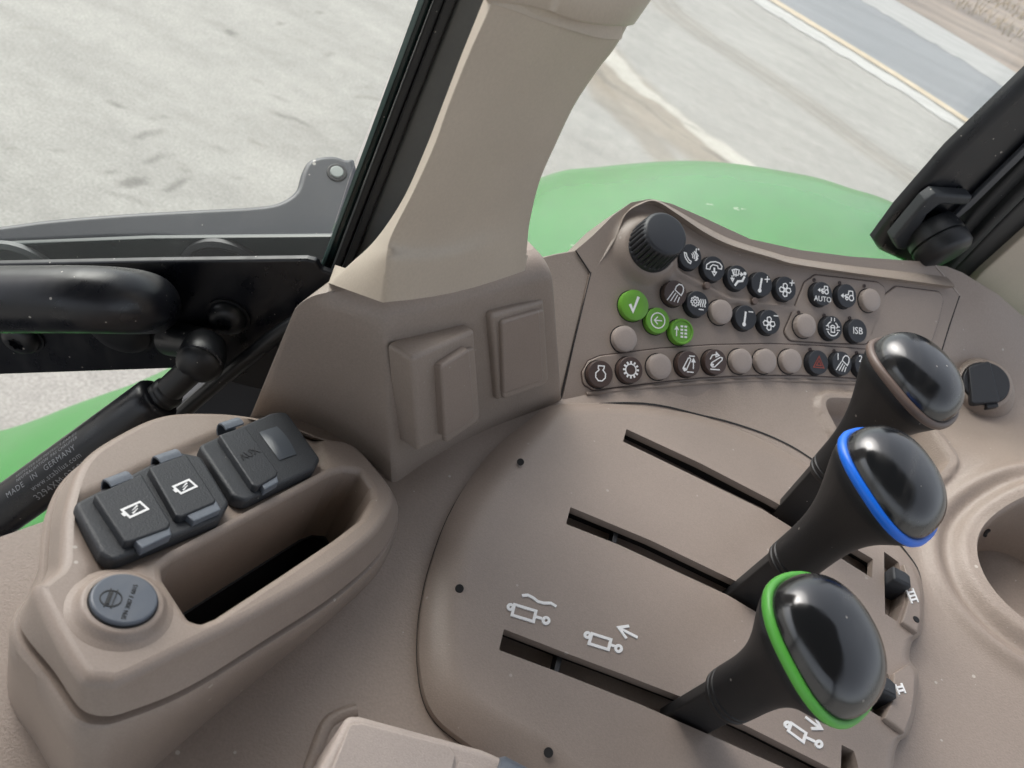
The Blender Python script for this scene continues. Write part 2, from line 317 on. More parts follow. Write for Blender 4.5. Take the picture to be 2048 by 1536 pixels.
    v3 = N('ShaderNodeVectorMath'); v3.operation = 'SCALE'; v3.inputs['Scale'].default_value = 2; L(v2.outputs[0], v3.inputs[0]); L(v3.outputs[0], b.inputs['Base Color'])
    bp = N('ShaderNodeBump'); bp.inputs['Strength'].default_value = .35; bp.inputs['Distance'].default_value = .006; L(t2.outputs['Fac'], bp.inputs['Height']); L(bp.outputs[0], b.inputs['Normal'])
    me.materials.append(m); o = bpy.data.objects.new('ground', me); COL.objects.link(o); tag(o, 'pale worn concrete yard with dark scuffs', 'ground', kind='structure')
ground()
def noisemat(name, c0, c1, scale, rough=.85, mapv=(1, 1, 1), rot=0, bump=0):
    m, n, b = newmat(name); N = n.nodes.new; L = n.links.new; b.inputs['Roughness'].default_value = rough
    tc = N('ShaderNodeTexCoord'); mp = N('ShaderNodeMapping'); mp.inputs['Scale'].default_value = mapv; mp.inputs['Rotation'].default_value = (0, 0, rot); t = N('ShaderNodeTexNoise'); t.inputs['Scale'].default_value = scale; t.inputs['Detail'].default_value = 8; t.inputs['Roughness'].default_value = .65
    r = N('ShaderNodeValToRGB'); r.color_ramp.elements[0].position = .33; r.color_ramp.elements[1].position = .68; r.color_ramp.elements[0].color = tuple(c0) + (1,); r.color_ramp.elements[1].color = tuple(c1) + (1,)
    L(tc.outputs['Object'], mp.inputs[0]); L(mp.outputs[0], t.inputs['Vector']); L(t.outputs['Fac'], r.inputs[0]); L(r.outputs[0], b.inputs['Base Color'])
    if bump: bp = N('ShaderNodeBump'); bp.inputs['Distance'].default_value = bump; L(t.outputs['Fac'], bp.inputs['Height']); L(bp.outputs[0], b.inputs['Normal'])
    return m
def strip(name, A, B, z, mat, kind='structure', jit=0.0):   # a band between two lines given as points on the ground
    rows = []; A = cr([Z(*p, z) for p in A], 12, False); B = cr([Z(*p, z) for p in B], 12, False)
    for k in range(7):
        t = k / 6; rows.append([a * (1 - t) + b * t + (np.array([0, random.uniform(-jit, jit), 0]) if k in (0, 6) else 0) for a, b in zip(A, B)])
    for r in rows:
        for p in r: p[2] = z
    o = MB().grid(rows).build(name, mat, None, 30); o['kind'] = kind; return o
RD = -.2
EA = [(900, -390), (1480, -28), (1600, 46), (1800, 168), (2010, 306), (2300, 500)]          # yard edge of the road
EB = [(900, -520), (1610, -88), (1757, 0), (1900, 84), (2048, 176), (2400, 400)]              # far edge of the road
def shf(P, dx, dy): return [(x + dx, y + dy) for x, y in P]
rd = strip('road', shf(EA, 20, -2), EB, .004, noisemat('asphalt', (.165, .175, .188), (.225, .235, .25), 1.2, .7, (.15, 1.5, 1), RD)); tag(rd, 'grey asphalt road beyond the concrete yard', 'road')
e1 = strip('road_edge', shf(EA, -14, 5), shf(EA, 4, -2), .008, noisemat('pale_grit', (.42, .41, .39), (.54, .53, .50), 3, .9, (.3, 2, 1), RD), jit=.05); tag(e1, 'pale gritty margin along the near side of the road', 'road edge')
e2 = strip('road_marking', shf(EA, 8, -4), shf(EA, 16, -9), .010, noisemat('worn_yellow_line', (.45, .36, .24), (.60, .50, .36), 5)); tag(e2, 'worn yellowish line along the near road edge', 'road marking')
e3 = strip('gravel_shoulder', shf(EB, -16, 12), shf(EB, 26, -10), .009, noisemat('pale_gravel', (.30, .30, .29), (.42, .41, .40), 4, .9, (.3, 2, 1), RD), jit=.1); tag(e3, 'pale gravel shoulder on the far side of the road', 'shoulder')
vg = strip('verge', shf(EB, 20, -8), [(1000, -690), (1700, -300), (1950, -220), (2150, -160), (2300, -100), (2600, 60)], .012, noisemat('verge_soil', (.13, .10, .085), (.36, .28, .22), .8, .95, (.35, 1.6, 1), RD, .05)); tag(vg, 'brown roadside verge with dead grass', 'verge')
def verge_grass():
    mb = MB(); rs = random.Random(5); a = [Z(*p, 0) for p in shf(EB, 60, -30)]; b = [Z(*p, 0) for p in [(1000, -650), (1760, -180), (1900, -110), (2060, -40), (2200, 40), (2500, 240)]]
    for _ in range(3800):
        k = rs.uniform(1, 4.5); i = int(k); f = k - i; t = rs.random() ** .8; P = (a[i] * (1 - f) + a[i + 1] * f) * (1 - t) + (b[i] * (1 - f) + b[i + 1] * f) * t
        if math.sin(P[0] * .9 + P[1] * 1.7) + rs.random() < .35: continue
        h = rs.uniform(.08, .3); an = rs.uniform(0, 6.28); w = .02
        d = np.array([math.cos(an), math.sin(an), 0]); tip = P + d * rs.uniform(-.1, .1) + np.array([rs.uniform(-.08, .08), rs.uniform(-.08, .08), h]); mb.add([P - d * w, P + d * w, tip], [(0, 1, 2)])
    o = mb.build('grass', noisemat('dead_grass', (.22, .15, .085), (.45, .34, .2), 2), None, 0); tag(o, 'dead tan grass on the far verge', 'grass', kind='stuff')
verge_grass()

# ================================================================== CONSOLE DECK
PN = nz((.25, -.54, .80)); PP = O + np.array([.038, .415, -.38])          # the plane of the button panel
def PL(px, py, w=0): return onp(px, py, PP + PN * w, PN)
zd = CAMZ - .38
ctrl = [Z(a, b, zd) for a, b in [(0, 1075), (0, 1300), (0, 1536), (-200, 1300), (300, 1536), (500, 1700), (700, 1100), (800, 950), (950, 850), (850, 1250), (870, 1450), (1000, 1300), (1000, 1560), (1300, 1000), (1300, 1300), (1300, 1600), (1500, 1000), (1500, 1300), (1550, 1600), (400, 1100), (250, 800), (600, 850), (900, 700), (1250, 1900)]]
BOT = [(1118, 800), (1180, 787), (1300, 772), (1440, 763), (1600, 762), (1732, 768), (1860, 790)]
ctrl += [PL(a, b) for a, b in BOT]
ctrl += [Z(a, b, CAMZ - h) for a, b, h in [(1400, 830, .374), (1600, 900, .368), (1700, 1100, .377), (1750, 900, .36), (1850, 1050, .367), (1850, 1300, .379), (1750, 1500, .38), (1880, 900, .345), (1850, 1536, .38), (1960, 1450, .375), (2048, 1536, .374), (2048, 1380, .366), (1930, 1200, .369), (1930, 1050, .358), (2048, 1130, .345), (2048, 950, .320), (2150, 1250, .345), (2200, 1450, .36), (2200, 1000, .31)]]
ctrl += [PL(1920, 600, -.0012), PL(1862, 522, -.0012), PL(1890, 560, -.0012), PL(1900, 640, -.0012), PL(1880, 710, -.0012), PL(1925, 545, .000), PL(1975, 600, 0), PL(1960, 680, -.004), PL(2048, 640, -.01), PL(2120, 700, -.02), PL(1940, 800, -.003)]
ctrl = np.array(ctrl)
def tps(C):
    n = len(C); d = np.hypot(C[:, None, 0] - C[None, :, 0], C[:, None, 1] - C[None, :, 1]); K = np.where(d > 0, d * d * np.log(d + 1e-12), 0) + np.eye(n) * 2e-5
    P = np.c_[np.ones(n), C[:, :2]]; A = np.block([[K, P], [P.T, np.zeros((3, 3))]]); w = np.linalg.solve(A, np.r_[C[:, 2], 0, 0, 0])
    def f(x, y):
        x = np.asarray(x, float); y = np.asarray(y, float); r = np.zeros(x.shape) + w[n] + w[n + 1] * x + w[n + 2] * y
        for i in range(n):
            dd = np.hypot(x - C[i, 0], y - C[i, 1]); r = r + w[i] * dd * dd * np.log(dd + 1e-12)
        return r
    return f
zbase = tps(ctrl)
def onsurf(px, py, zf, dz=0):                                # where a line of sight meets a height surface
    r = ray(px, py); lo, hi = .2, 1.3; prev = None
    for t in np.linspace(.2, 1.3, 111):
        p = O + r * t; v = p[2] - (float(zf(p[0], p[1])) + dz)
        if v < 0: lo, hi = t - .01, t; break
    for _ in range(30):
        m = (lo + hi) / 2; p = O + r * m
        if p[2] - (float(zf(p[0], p[1])) + dz) < 0: hi = m
        else: lo = m
    return O + r * ((lo + hi) / 2)
def S2(pts): return [tuple(onsurf(a, b, zbase)[:2]) for a, b in pts]
TRAY = rc(S2([(1636, 800), (1700, 803), (1790, 818), (1850, 850), (1895, 925), (1868, 962), (1760, 925), (1672, 872)]), .012, 6)
CUPp = S2([(1943, 1072), (1998, 1022), (2044, 1262)])
(ax, ay), (bx, by), (cx, cy) = CUPp
dd_ = 2 * (ax * (by - cy) + bx * (cy - ay) + cx * (ay - by)); ux_ = ((ax * ax + ay * ay) * (by - cy) + (bx * bx + by * by) * (cy - ay) + (cx * cx + cy * cy) * (ay - by)) / dd_; uy_ = ((ax * ax + ay * ay) * (cx - bx) + (bx * bx + by * by) * (ax - cx) + (cx * cx + cy * cy) * (bx - ax)) / dd_
CUPC = (ux_, uy_); CUPR = math.hypot(ax - ux_, ay - uy_); print('cup', CUPC, CUPR)
def zdeck(x, y):
    z = zbase(x, y); x = np.asarray(x, float); y = np.asarray(y, float)
    d = np.hypot(x - CUPC[0], y - CUPC[1]) - CUPR              # cup holder: broad lip, crease, then a flared skirt
    z = z + .0085 * sm((.0165 - d) / .010) + .0050 * np.exp(-((d - .0265) / .0065) ** 2) + .0015 * sm((.05 - d) / .03)
    t = sdf(x, y, TRAY) if x.size > 1 else np.array(1.0)
    z = z + .0042 * sm((.0075 - np.abs(t - .002)) / .005) 
    return z
DECK_OUT = [tuple(Z(a, b, zd)[:2]) for a, b in [(-120, 1122), (0, 1074), (95, 1040), (250, 985), (430, 880), (560, 800), (640, 760)]] + [tuple((PL(a, b, -.012))[:2] + np.array([0, .004])) for a, b in [(1000, 770), (1118, 772), (1180, 757), (1300, 742), (1440, 733), (1600, 732), (1732, 738), (1868, 745)]]
DECK_OUT += [tuple(PL(a, b)[:2]) for a, b in [(1872, 690), (1888, 640), (1904, 596), (1856, 526), (1895, 531), (1925, 545), (1952, 563), (2000, 585), (2060, 612), (2160, 640)]]
DECK_OUT += [tuple(Z(a, b, CAMZ - .33)[:2]) for a, b in [(2500, 1000), (2500, 1500)]] + [tuple(Z(a, b, zd)[:2]) for a, b in [(2300, 1800), (1700, 2000), (1200, 2000), (600, 1950), (100, 1750), (-200, 1600), (-240, 1300)]]
DECK_OUT = ccw(DECK_OUT)
deck = empty('side_console', Z(1300, 1200, zd) - np.array([0, 0, .1]), 'broad brown moulded plastic side console carrying levers, tray and cup holder', 'console')
cup_hole = circ(CUPR, 72, CUPC)
EX = [p for k in range(1, 12) for p in inset(ccw(TRAY), -.0014 * k)] + [p for k in range(1, 30) for p in circ(CUPR + .0014 * k, 120, CUPC, k * .02)]
POD_HOLE = ccw([tuple(Z(a, b, zd)[:2]) for a, b in [(190, 1500), (330, 1440), (480, 1330), (640, 1215), (735, 1125), (750, 1040), (715, 975), (640, 930), (400, 930), (230, 1000), (150, 1150), (110, 1350)]])
V, T = sheet(DECK_OUT, [TRAY, cup_hole, POD_HOLE], .0042, lambda x, y: np.c_[x, y, zdeck(x, y)], EX)
mk('deck', V, T, M_deck, deck, 50)
_sk = [np.array([a, b, float(zbase(a, b))]) for a, b in DECK_OUT]
MB().loft([_sk, [p - np.array([0, 0, .003]) for p in _sk], [p - np.array([0, 0, .25]) for p in _sk]]).build('side_wall', M_deck, deck)
zt = zdeck(np.array([p[0] for p in TRAY]), np.array([p[1] for p in TRAY]))
rings = [[np.array([a, b, z]) for (a, b), z in zip(TRAY, zt)]]
for ins, dz in [(.0008, .0015), (.002, .004), (.004, .016), (.006, .022), (.010, .024)]: rings.append([np.array([a, b, z - dz]) for (a, b), z in zip(inset(TRAY, ins), zt)])
MB().loft(rings, cap1=True).build('tray', M_deck, deck, 60, label='shallow rounded tray recess behind the levers')
zc = zdeck(np.array([p[0] for p in cup_hole]), np.array([p[1] for p in cup_hole])); rings = [[np.array([a, b, z]) for (a, b), z in zip(cup_hole, zc)]]
for ins, dz in [(.0015, .0015), (.003, .004), (.0045, .010), (.006, .06), (.010, .078), (.02, .080)]: rings.append([np.array([a, b, z - dz]) for (a, b), z in zip(inset(cup_hole, ins), zc)])
cupo = MB().loft(rings, cap1=True).build('cup_holder', M_deck, deck, 60)
mb = MB()
for k, (a0, z0) in enumerate([(2.55, .022), (2.95, .034)]):   # slots in the cup wall
    pp = [np.array([CUPC[0] + (CUPR - .0072) * math.cos(a0 + t), CUPC[1] + (CUPR - .0072) * math.sin(a0 + t), float(zbase(*CUPC)) - z0 + t * .012]) for t in np.linspace(-.16, .16, 9)]
    mb.tube(pp, .0014, 8)
mb.build('drain_slot', M_dark, cupo)
# black round power outlet on the wall at the right
def socket():
    c = PL(1962, 772, .003); fr = Fr(c, Rt * .9 + Up * .1, nz(-ray(1962, 772) + np.array([.15, .1, .75])))
    t = empty('power_outlet', c, 'black round power outlet with hinged cover on the console wall', 'power outlet')
    mb = MB(); rg = []
    for r, w in [(.034, -.012), (.029, -.003), (.025, .004), (.0235, .008), (.0205, .009), (.0205, .004)]: rg.append([fr.at(a, b, w) for a, b in circ(r, 40)])
    mb.loft(rg).build('collar', M_deck, t, 60)
    MB().slab(fr, circ(.0198, 40), .0, .0115, .001).build('rim', M_black, t)
    MB().slab(fr, rc([(-.020, -.0195), (.004, -.021), (.007, .019), (-.013, .0155)], .003), .008, .0155, .0012).build('lid', M_black, t)
    MB().slab(fr, rc([(-.007, -.0245), (.003, -.0245), (.003, -.019), (-.007, -.019)], .001), .006, .0125, .0006).build('tab', M_black, t)
socket()

# ================================================================== LEVER QUADRANT PLATE
zp = CAMZ - .365
OUTL = [(1110, 815), (1050, 850), (975, 915), (908, 1010), (862, 1125), (838, 1240), (838, 1350), (862, 1430), (925, 1487), (1010, 1540), (1120, 1620), (1400, 1740), (1770, 1790), (1775, 1640), (1778, 1536), (1789, 1490), (1808, 1474), (1821, 1432), (1827, 1388), (1829, 1350), (1812, 1324), (1817, 1290), (1834, 1272), (1840, 1233), (1839, 1184), (1826, 1140), (1789, 1092), (1740, 1035), (1660, 968), (1570, 908), (1480, 866), (1380, 833), (1250, 815)]
INNL = [(1150, 833), (1095, 880), (1028, 955), (975, 1040), (940, 1130), (920, 1230), (922, 1320), (950, 1385), (1010, 1430), (1100, 1480), (1200, 1560), (1440, 1680), (1755, 1730), (1766, 1640), (1769, 1536), (1779, 1486), (1798, 1466), (1811, 1430), (1817, 1388), (1818, 1356), (1802, 1326), (1807, 1284), (1824, 1266), (1830, 1233), (1829, 1186), (1816, 1146), (1780, 1100), (1732, 1045), (1652, 980), (1562, 922), (1474, 880), (1376, 847), (1252, 828)]
o3 = cr([Z(a, b, zd + .002) for a, b in OUTL], 5); i3 = cr([Z(a, b, zp) for a, b in INNL], 5)
plate = empty('lever_plate', Z(1300, 1200, zd), 'brown domed quadrant plate with three long lever slots and white symbols', 'lever plate')
rings = [[p - np.array([0, 0, .006]) for p in o3], o3, [p + np.array([0, 0, .0035]) for p in o3]]
for t in (.12, .28, .46, .62, .76, .88, 1.0):
    rings.append([o * (1 - t) + i * t for o, i in zip(o3, i3)])
    for k, p in enumerate(rings[-1]): p[2] = o3[k][2] + .0035 + (zp - o3[k][2] - .0035) * math.sin(t * math.pi / 2) ** .85
_oi = inset(ccw([(p[0], p[1]) for p in o3]), -.0004); _oo = ccw([(p[0], p[1]) for p in o3])
MB().loft([[np.array([a, b, float(zbase(a, b)) + .0006]) for a, b in _oi], [np.array([a, b, float(zbase(a, b)) + .0006]) for a, b in inset(_oo, .001)]]).build('gap_line', M_dark, plate)
inn = [(p[0], p[1]) for p in i3]
def P2(pts): return [tuple(Z(a, b, zp)[:2]) for a, b in pts]
SLOTS = [rc(P2([(1253, 858), (1400, 926), (1539, 998), (1640, 1055), (1746, 1118), (1744, 1156), (1640, 1090), (1524, 1018), (1374, 945), (1246, 883)]), .0006, 2),
         rc(P2([(1141, 1014), (1300, 1080), (1484, 1168), (1600, 1230), (1720, 1300), (1716, 1345), (1600, 1276), (1455, 1190), (1239, 1090), (1132, 1048)]), .0006, 2),
         rc(P2([(1008, 1258), (1124, 1303), (1250, 1350), (1384, 1402), (1500, 1455), (1660, 1536), (1720, 1570), (1715, 1625), (1589, 1545), (1424, 1472), (1274, 1406), (1124, 1347), (998, 1300)]), .0006, 2)]
HOLES3 = [rc(P2([(1768, 1103), (1797, 1124), (1807, 1165), (1808, 1205), (1794, 1243), (1770, 1227)]), .0005, 2), rc(P2([(1683, 1489), (1708, 1502), (1716, 1530), (1718, 1600), (1680, 1590)]), .0008, 2), rc(P2([(1745, 1330), (1776, 1348), (1786, 1380), (1770, 1440), (1735, 1418)]), .0005, 2)]
V, T = sheet(ccw(inn), SLOTS + HOLES3, .006, lambda x, y: np.c_[x, y, np.full(x.shape, zp)])
mb = MB().loft(rings); mb.add(V, T)
for s in SLOTS + HOLES3: mb.loft([[np.array([a, b, zp]) for a, b in s], [np.array([a, b, zp - .0060]) for a, b in s]])
mb.build('plate', M_panel, plate, 40)
for s in SLOTS:
    g = inset(s, -.004); MB().loft([[np.array([a, b, zp - .0059]) for a, b in s], [np.array([a, b, zp - .0062]) for a, b in g], [np.array([a, b, zp - .040]) for a, b in g]], cap1=True).build('slot_liner', M_dark, plate, 30)
for s in HOLES3:
    MB().loft([[np.array([a, b, zp - .0059]) for a, b in s], [np.array([a, b, zp - .016]) for a, b in s]], cap1=True).build('recess', M_block, plate, 30)
# fixed guide blocks inside the slots
for q in [(1232, 1068), (1118, 1322)]:
    c = Z(*q, zp - .006); mb = MB(); f = Fr(c, (1, .05, 0), (0, 0, 1)); mb.slab(f, [(-.0015, -.007), (.0015, -.007), (.0015, .007), (-.0015, .007)], -.03, .0, .0004); mb.build('slot_guide', M_mblack, plate)
# raised end blocks with detent sliders
PF = Fr(Z(1300, 1200, zp), (1, 0, 0), (0, 0, 1))
for P in ([(1801, 1131), (1822, 1142), (1834, 1184), (1835, 1233), (1829, 1270), (1798, 1248), (1811, 1205), (1811, 1165)], [(1782, 1350), (1812, 1330), (1823, 1352), (1822, 1388), (1816, 1430), (1802, 1470), (1762, 1440), (1778, 1405)]):
    MB().slab(PF, rc(PF.pxs(P), .0006, 2), -.001, .0032, .0008).build('detent_block', M_panel, plate)
for (a, b, h) in [(1799, 1160, .0085), (1768, 1376, .0080)]:
    c = PF.px(a, b, .004); P = [(c[0] + x, c[1] + y) for x, y in rc([(-.008, -.006), (.006, -.006), (.006, .004), (.002, .006), (-.008, .006)], .0015, 3)]
    MB().slab(PF, P, -.012, h, .0018).build('detent_slider', M_rub, plate)
# small screw holes
for q in [(1041, 924), (919, 1177), (1097, 1505), (1832, 1239)]:
    c = onsurf(*q, lambda x, y: zp) if q[0] > 1500 else None
    # find the sloping flank under this line of sight
    best = None
    for w in np.linspace(0, .014, 40):
        p = Z(*q, zd + .002 + w); d = min(np.linalg.norm(np.array(r_) - p) for r_ in rings[2] + rings[4] + rings[5] + rings[6] + rings[7] + rings[9])
        if best is None or d < best[0]: best = (d, p)
    p = (best[1] - nz(ray(*q)) * .0022) if q[0] < 1500 else Z(*q, zp + .0032); f = Fr(p, (1, 0, 0), nz(-ray(*q) + np.array([0, 0, .5])) if q[0] < 1500 else (0, 0, 1))
    mb = MB(); mb.loft([[f.at(a, b, .0001) for a, b in circ(.0024, 20)], [f.at(a, b, .0006) for a, b in circ(.0022, 20)]], cap1=True).build('screw_hole', M_dark, plate, 40)
def oval(c, r, n=14): return [(c[0] + r * math.cos(6.283 * i / n), c[1] + r * math.sin(6.283 * i / n)) for i in range(n)]
def sym(name, lines, w=5.6, lab=None):
    pts = []
    for P, cl in lines: pts.append((PF.pxs(P, .0006), cl))
    k = w / 1500 * .44; strokes(PF, pts, k, .0007, .0008).build(name, M_white, plate, 30, label=lab)
sym('symbol', [([(1044, 1191), (1056, 1190), (1066, 1195), (1076, 1203), (1088, 1206), (1102, 1206), (1113, 1213)], False), (oval((1021, 1214), 5), True), ([(1029, 1209), (1072, 1222), (1067, 1243), (1024, 1230)], True), ([(1070, 1233), (1084, 1237)], False), (oval((1092, 1241), 6), True)], lab='white cylinder symbol with wavy float line')
sym('symbol', [(oval((1175, 1270), 5), True), ([(1184, 1267), (1222, 1279), (1217, 1299), (1178, 1287)], True), ([(1220, 1289), (1231, 1293)], False), (oval((1237, 1297), 6), True), ([(1275, 1275), (1239, 1256)], False), ([(1258, 1252), (1237, 1255), (1253, 1277)], False)], lab='white cylinder symbol with arrow pointing back')
sym('symbol', [(oval((1575, 1449), 5), True), ([(1583, 1446), (1612, 1466), (1607, 1484), (1577, 1462)], True), ([(1611, 1474), (1630, 1483)], False), (oval((1638, 1488), 6), True), ([(1611, 1434), (1640, 1456)], False), ([(1628, 1432), (1643, 1457), (1623, 1457)], False)], lab='white cylinder symbol with arrow pointing forward')
def roman(c, n, sc=1.0):
    # bars lie across the slot direction, serifs joined above and below
    cx_, cy_ = c; u = np.array([.38, .92]); v = np.array([.92, -.20]); L = []
    hw = (n * 4.2 + 2.5)
    for s in (-1, 1): L.append(([tuple(np.array(c) + v * 6.5 * s - u * hw * (1)), tuple(np.array(c) + v * 6.5 * s + u * hw)], False))
    for k in range(n): q = (k - (n - 1) / 2) * 8.0; L.append(([tuple(np.array(c) + u * q - v * 6.5), tuple(np.array(c) + u * q + v * 6.5)], False))
    pts = [([PF.px(a, b, .0034) for a, b in P], cl) for P, cl in L]
    strokes(PF, pts, .00125, .0040, .0009).build('numeral', M_white, plate, 30, label='white raised roman numeral ' + 'I' * n)
roman((1824, 1192), 3); roman((1800, 1378), 2)

# ================================================================== LEVERS
def lever(bpx, tpx, dist, ringmat, label, R0=.0298, tilt=(.16, -.06)):
    b = Z(*bpx, zp); t = D(*tpx, dist); ax = t - b; H = np.linalg.norm(ax); a = ax / H; print('lever', H, a.round(2))
    root = empty('control_lever', b, label, 'lever', 'black control levers in the slots of the brown plate')
    n = nz(a + np.array([tilt[0], tilt[1], 0]))
    f0 = Fr(b, (1, 0, 0), a)
    # steel blade
    Pb = rc([(-.0122, -.0038), (.0122, -.0038), (.0122, .0038), (-.0122, .0038)], .0012, 3)
    MB().loft([[f0.at(x, y, w) for x, y in Pb] for w in (-.030, 0, H * .35)], cap1=True).build('blade', M_shaft, root)
    # grip: rings that widen from the round neck into the rounded triangular cap
    seg = 48; c1 = f0.at(0, 0, H * .83)
    def ringpts(c, u, v, rx, ry, egg=0.0, ex=2.3):
        out = []
        for j in range(seg):
            q = 2 * math.pi * j / seg; ct, st = math.cos(q), math.sin(q)
            k = (abs(ct) ** ex + abs(st) ** ex) ** (-1 / ex); out.append(c + u * rx * k * ct * (1 + egg * st) + v * ry * k * st)
        return out
    uA, vA = f0.u, f0.v; fc = Fr(c1, (.766, -.643, 0), n); f0 = Fr(b, (.766, -.643, 0), a); uA, vA = f0.u, f0.v
    R = []
    s0 = H * .26
    for w, r in [(s0, .0085), (s0, .0132), (s0 + .002, .0140), (s0 + .0040, .0142), (s0 + .0048, .0131), (s0 + .0056, .0142), (s0 + .0082, .0143), (s0 + .0090, .0132), (s0 + .0098, .0143), (s0 + .014, .0143)]: R.append(ringpts(f0.at(0, 0, w), uA, vA, r, r * .95, 0, 2.1))
    wend = H * .83 - .0045
    for k in range(1, 15):
        q = k / 14; w = s0 + .014 + (wend - s0 - .014) * q; g = q ** 2.9 * (1 - .18 * q ** 6) / .82
        u = nz(uA * (1 - q) + fc.u * q); v = nz(vA * (1 - q) + fc.v * q); c = f0.at(0, 0, w) if q < 1 else fc.at(0, 0, -.0045)
        c = f0.at(0, 0, w) * (1 - q ** 3) + (fc.at(0, 0, -.0045 - (wend - w))) * q ** 3
        R.append(ringpts(c, u, v, .0143 + (R0 * 1.05 - .0143) * g, .0136 + (R0 * .90 - .0136) * g, -.06 * q, 2.1 + .25 * q))
    R.append(ringpts(fc.at(0, 0, -.0012), fc.u, fc.v, R0 * 1.02, R0 * .87, -.06, 2.35))
    MB().loft(R, cap0=True, cap1=True).build('grip', M_grip, root, 40)
    # coloured ring: wavy, dips towards one end
    path = ringpts(fc.o, fc.u, fc.v, R0 * 1.035, R0 * .885, -.06, 2.35); rings = []
    for j, p in enumerate(path):
        q = 2 * math.pi * j / seg; o_ = nz(p - fc.o); p = p - fc.n * (.0016 * math.cos(2 * q)); rr = []
        for i in range(10):
            th = 2 * math.pi * i / 10; rr.append(p + o_ * (.0022 * math.cos(th)) + fc.n * .0028 * math.sin(th))
        rings.append(rr)
    rings.append(rings[0]); MB().loft(rings).build('ring', ringmat, root, 60)
    # cap dome
    R = []; hd = R0 * .64
    for k in range(15):
        q = k / 14 * math.pi / 2; rr = math.cos(q) ** .74 if q < 1.5707 else 0; hh = math.sin(q) ** .85; rr = max(rr, .02)
        R.append(ringpts(fc.at(-.0015 * hh, .0, .0006 + hd * hh), fc.u, fc.v, R0 * 1.015 * rr, R0 * .865 * rr, -.06, 2.35 - .15 * hh))
        if k == 0:
            for j, p in enumerate(R[0]): R[0][j] = p - fc.n * (.0016 * math.cos(2 * (2 * math.pi * j / seg)))
    MB().loft(R, cap1=True).build('cap', M_gloss, root, 60)
lever((1590, 1020), (1890, 692), .430, M_brring, 'black control lever with a brown ring under its glossy cap, farthest of the three')
lever((1500, 1190), (1855, 906), .366, M_blue, 'black control lever with a bright blue ring under its glossy cap')
lever((1385, 1432), (1714, 1250), .311, M_green, 'black control lever with a light green ring under its glossy cap')

# ================================================================== BUTTON PANEL
pu = PL(1713, 662) - PL(1612, 651); BF = Fr(PP, pu, PN)
panel = empty('button_console', PP, 'brown control face with rotary knob and four rows of round push buttons', 'control panel')
MOUND = BF.px(1292, 500)
WAVE = BF.pxs([(1335, 515), (1352, 542), (1375, 556), (1412, 574), (1455, 598), (1507, 606), (1560, 612), (1590, 618)])
outp = [(1180, 543), (1152, 500), (1186, 471), (1225, 432), (1262, 405), (1300, 398), (1342, 407), (1400, 432), (1500, 478), (1600, 500), (1700, 513), (1800, 520), (1862, 524), (1918, 592), (1898, 650), (1878, 716), (1868, 830), (1732, 800), (1600, 792), (1440, 795), (1300, 803), (1180, 820), (1118, 830)]
PO = ccw(BF.pxs(outp))
# panel face with soft relief: collar under the knob, wavy bead, seats round the buttons
BTN = [  # x, y, kind, icon
 (1381, 513, 'k', 'voice'), (1428, 537, 'k', 'phone'), (1476, 555, 'k', 'vent'), (1524, 568, 'k', 'temp+'), (1572, 577, 'k', 'fan+'),
 (1351, 586, 'b', 'lamp'), (1396, 607, 'k', 'defrost'), (1445, 623, 'n', None), (1492, 635, 'k', 'temp-'), (1540, 644, 'k', 'fan-'),
 (1270, 610, 'G', 'check'), (1316, 641, 'g', 'back'), (1364, 663, 'r', 'list'), (1252, 677, 'n', None),
 (1643, 588, 'k', 'auto'), (1692, 592, 'k', 'tractor'), (1742, 600, 'n', None), (1612, 651, 'n', None), (1663, 656, 'k', 'lock'), (1713, 662, 'k', 'isb'),
 (1200, 748, 'b', 'engine'), (1260, 740, 'b', 'gear'), (1320, 733, 'n', None), (1376, 728, 'b', 'lift'), (1430, 724, 'b', 'arm'), (1483, 722, 'n', None), (1532, 722, 'n', None), (1583, 722, 'n', None),
 (1635, 725, 'k', 'hazard'), (1682, 727, 'k', 'one'), (1727, 731, 'k', 'two')]
BW = .0058
BP = [BF.px(a, b, BW) for a, b, *_ in BTN]
def plift(u, v):
    w = np.zeros(u.shape); d = np.hypot(u - MOUND[0], v - MOUND[1])
    w += .009 * sm((.032 - d) / .012)
    w += .0022 * sm((.0035 - pdist(u, v, WAVE, False)) / .003)
    return BF.o + np.outer(u, BF.u) + np.outer(v, BF.v) + np.outer(w, BF.n)
V, T = sheet(PO, [], .0022, plift)
mk('face', V, T, M_panel, panel, 60)
_r = [[BF.at(a, b, 0) for a, b in PO], [BF.at(a, b, -.05) for a, b in PO]]; MB().loft(_r).build('back_shell', M_panel, panel)
# hooded rim along the top
INL = [(1182, 546), (1206, 516), (1230, 474), (1246, 432), (1272, 414), (1302, 408), (1346, 434), (1400, 470), (1452, 495), (1538, 521), (1578, 532), (1676, 547), (1793, 563), (1896, 577)]
OTL = [(1153, 501), (1187, 471), (1226, 432), (1262, 406), (1285, 399), (1310, 399), (1345, 408), (1400, 432), (1462, 463), (1540, 488), (1590, 499), (1690, 512), (1790, 519), (1862, 524)]
lift_ = [.000, .001, .003, .005, .007, .008, .008, .008, .008, .008, .008, .008, .008, .008]
I0 = cr([BF.at(*BF.px(*p, 0), -.0005) for p in INL], 8, False); hgt = cr([(h,) for h in lift_], 8, False)
I1 = [p + BF.n * float(h[0]) for p, h in zip(I0, hgt)]; OT = cr([BF.at(*BF.px(*p, -.014), -.014) for p in OTL], 8, False)
rows = [I0, [a * .15 + b * .85 for a, b in zip(I0, I1)]]
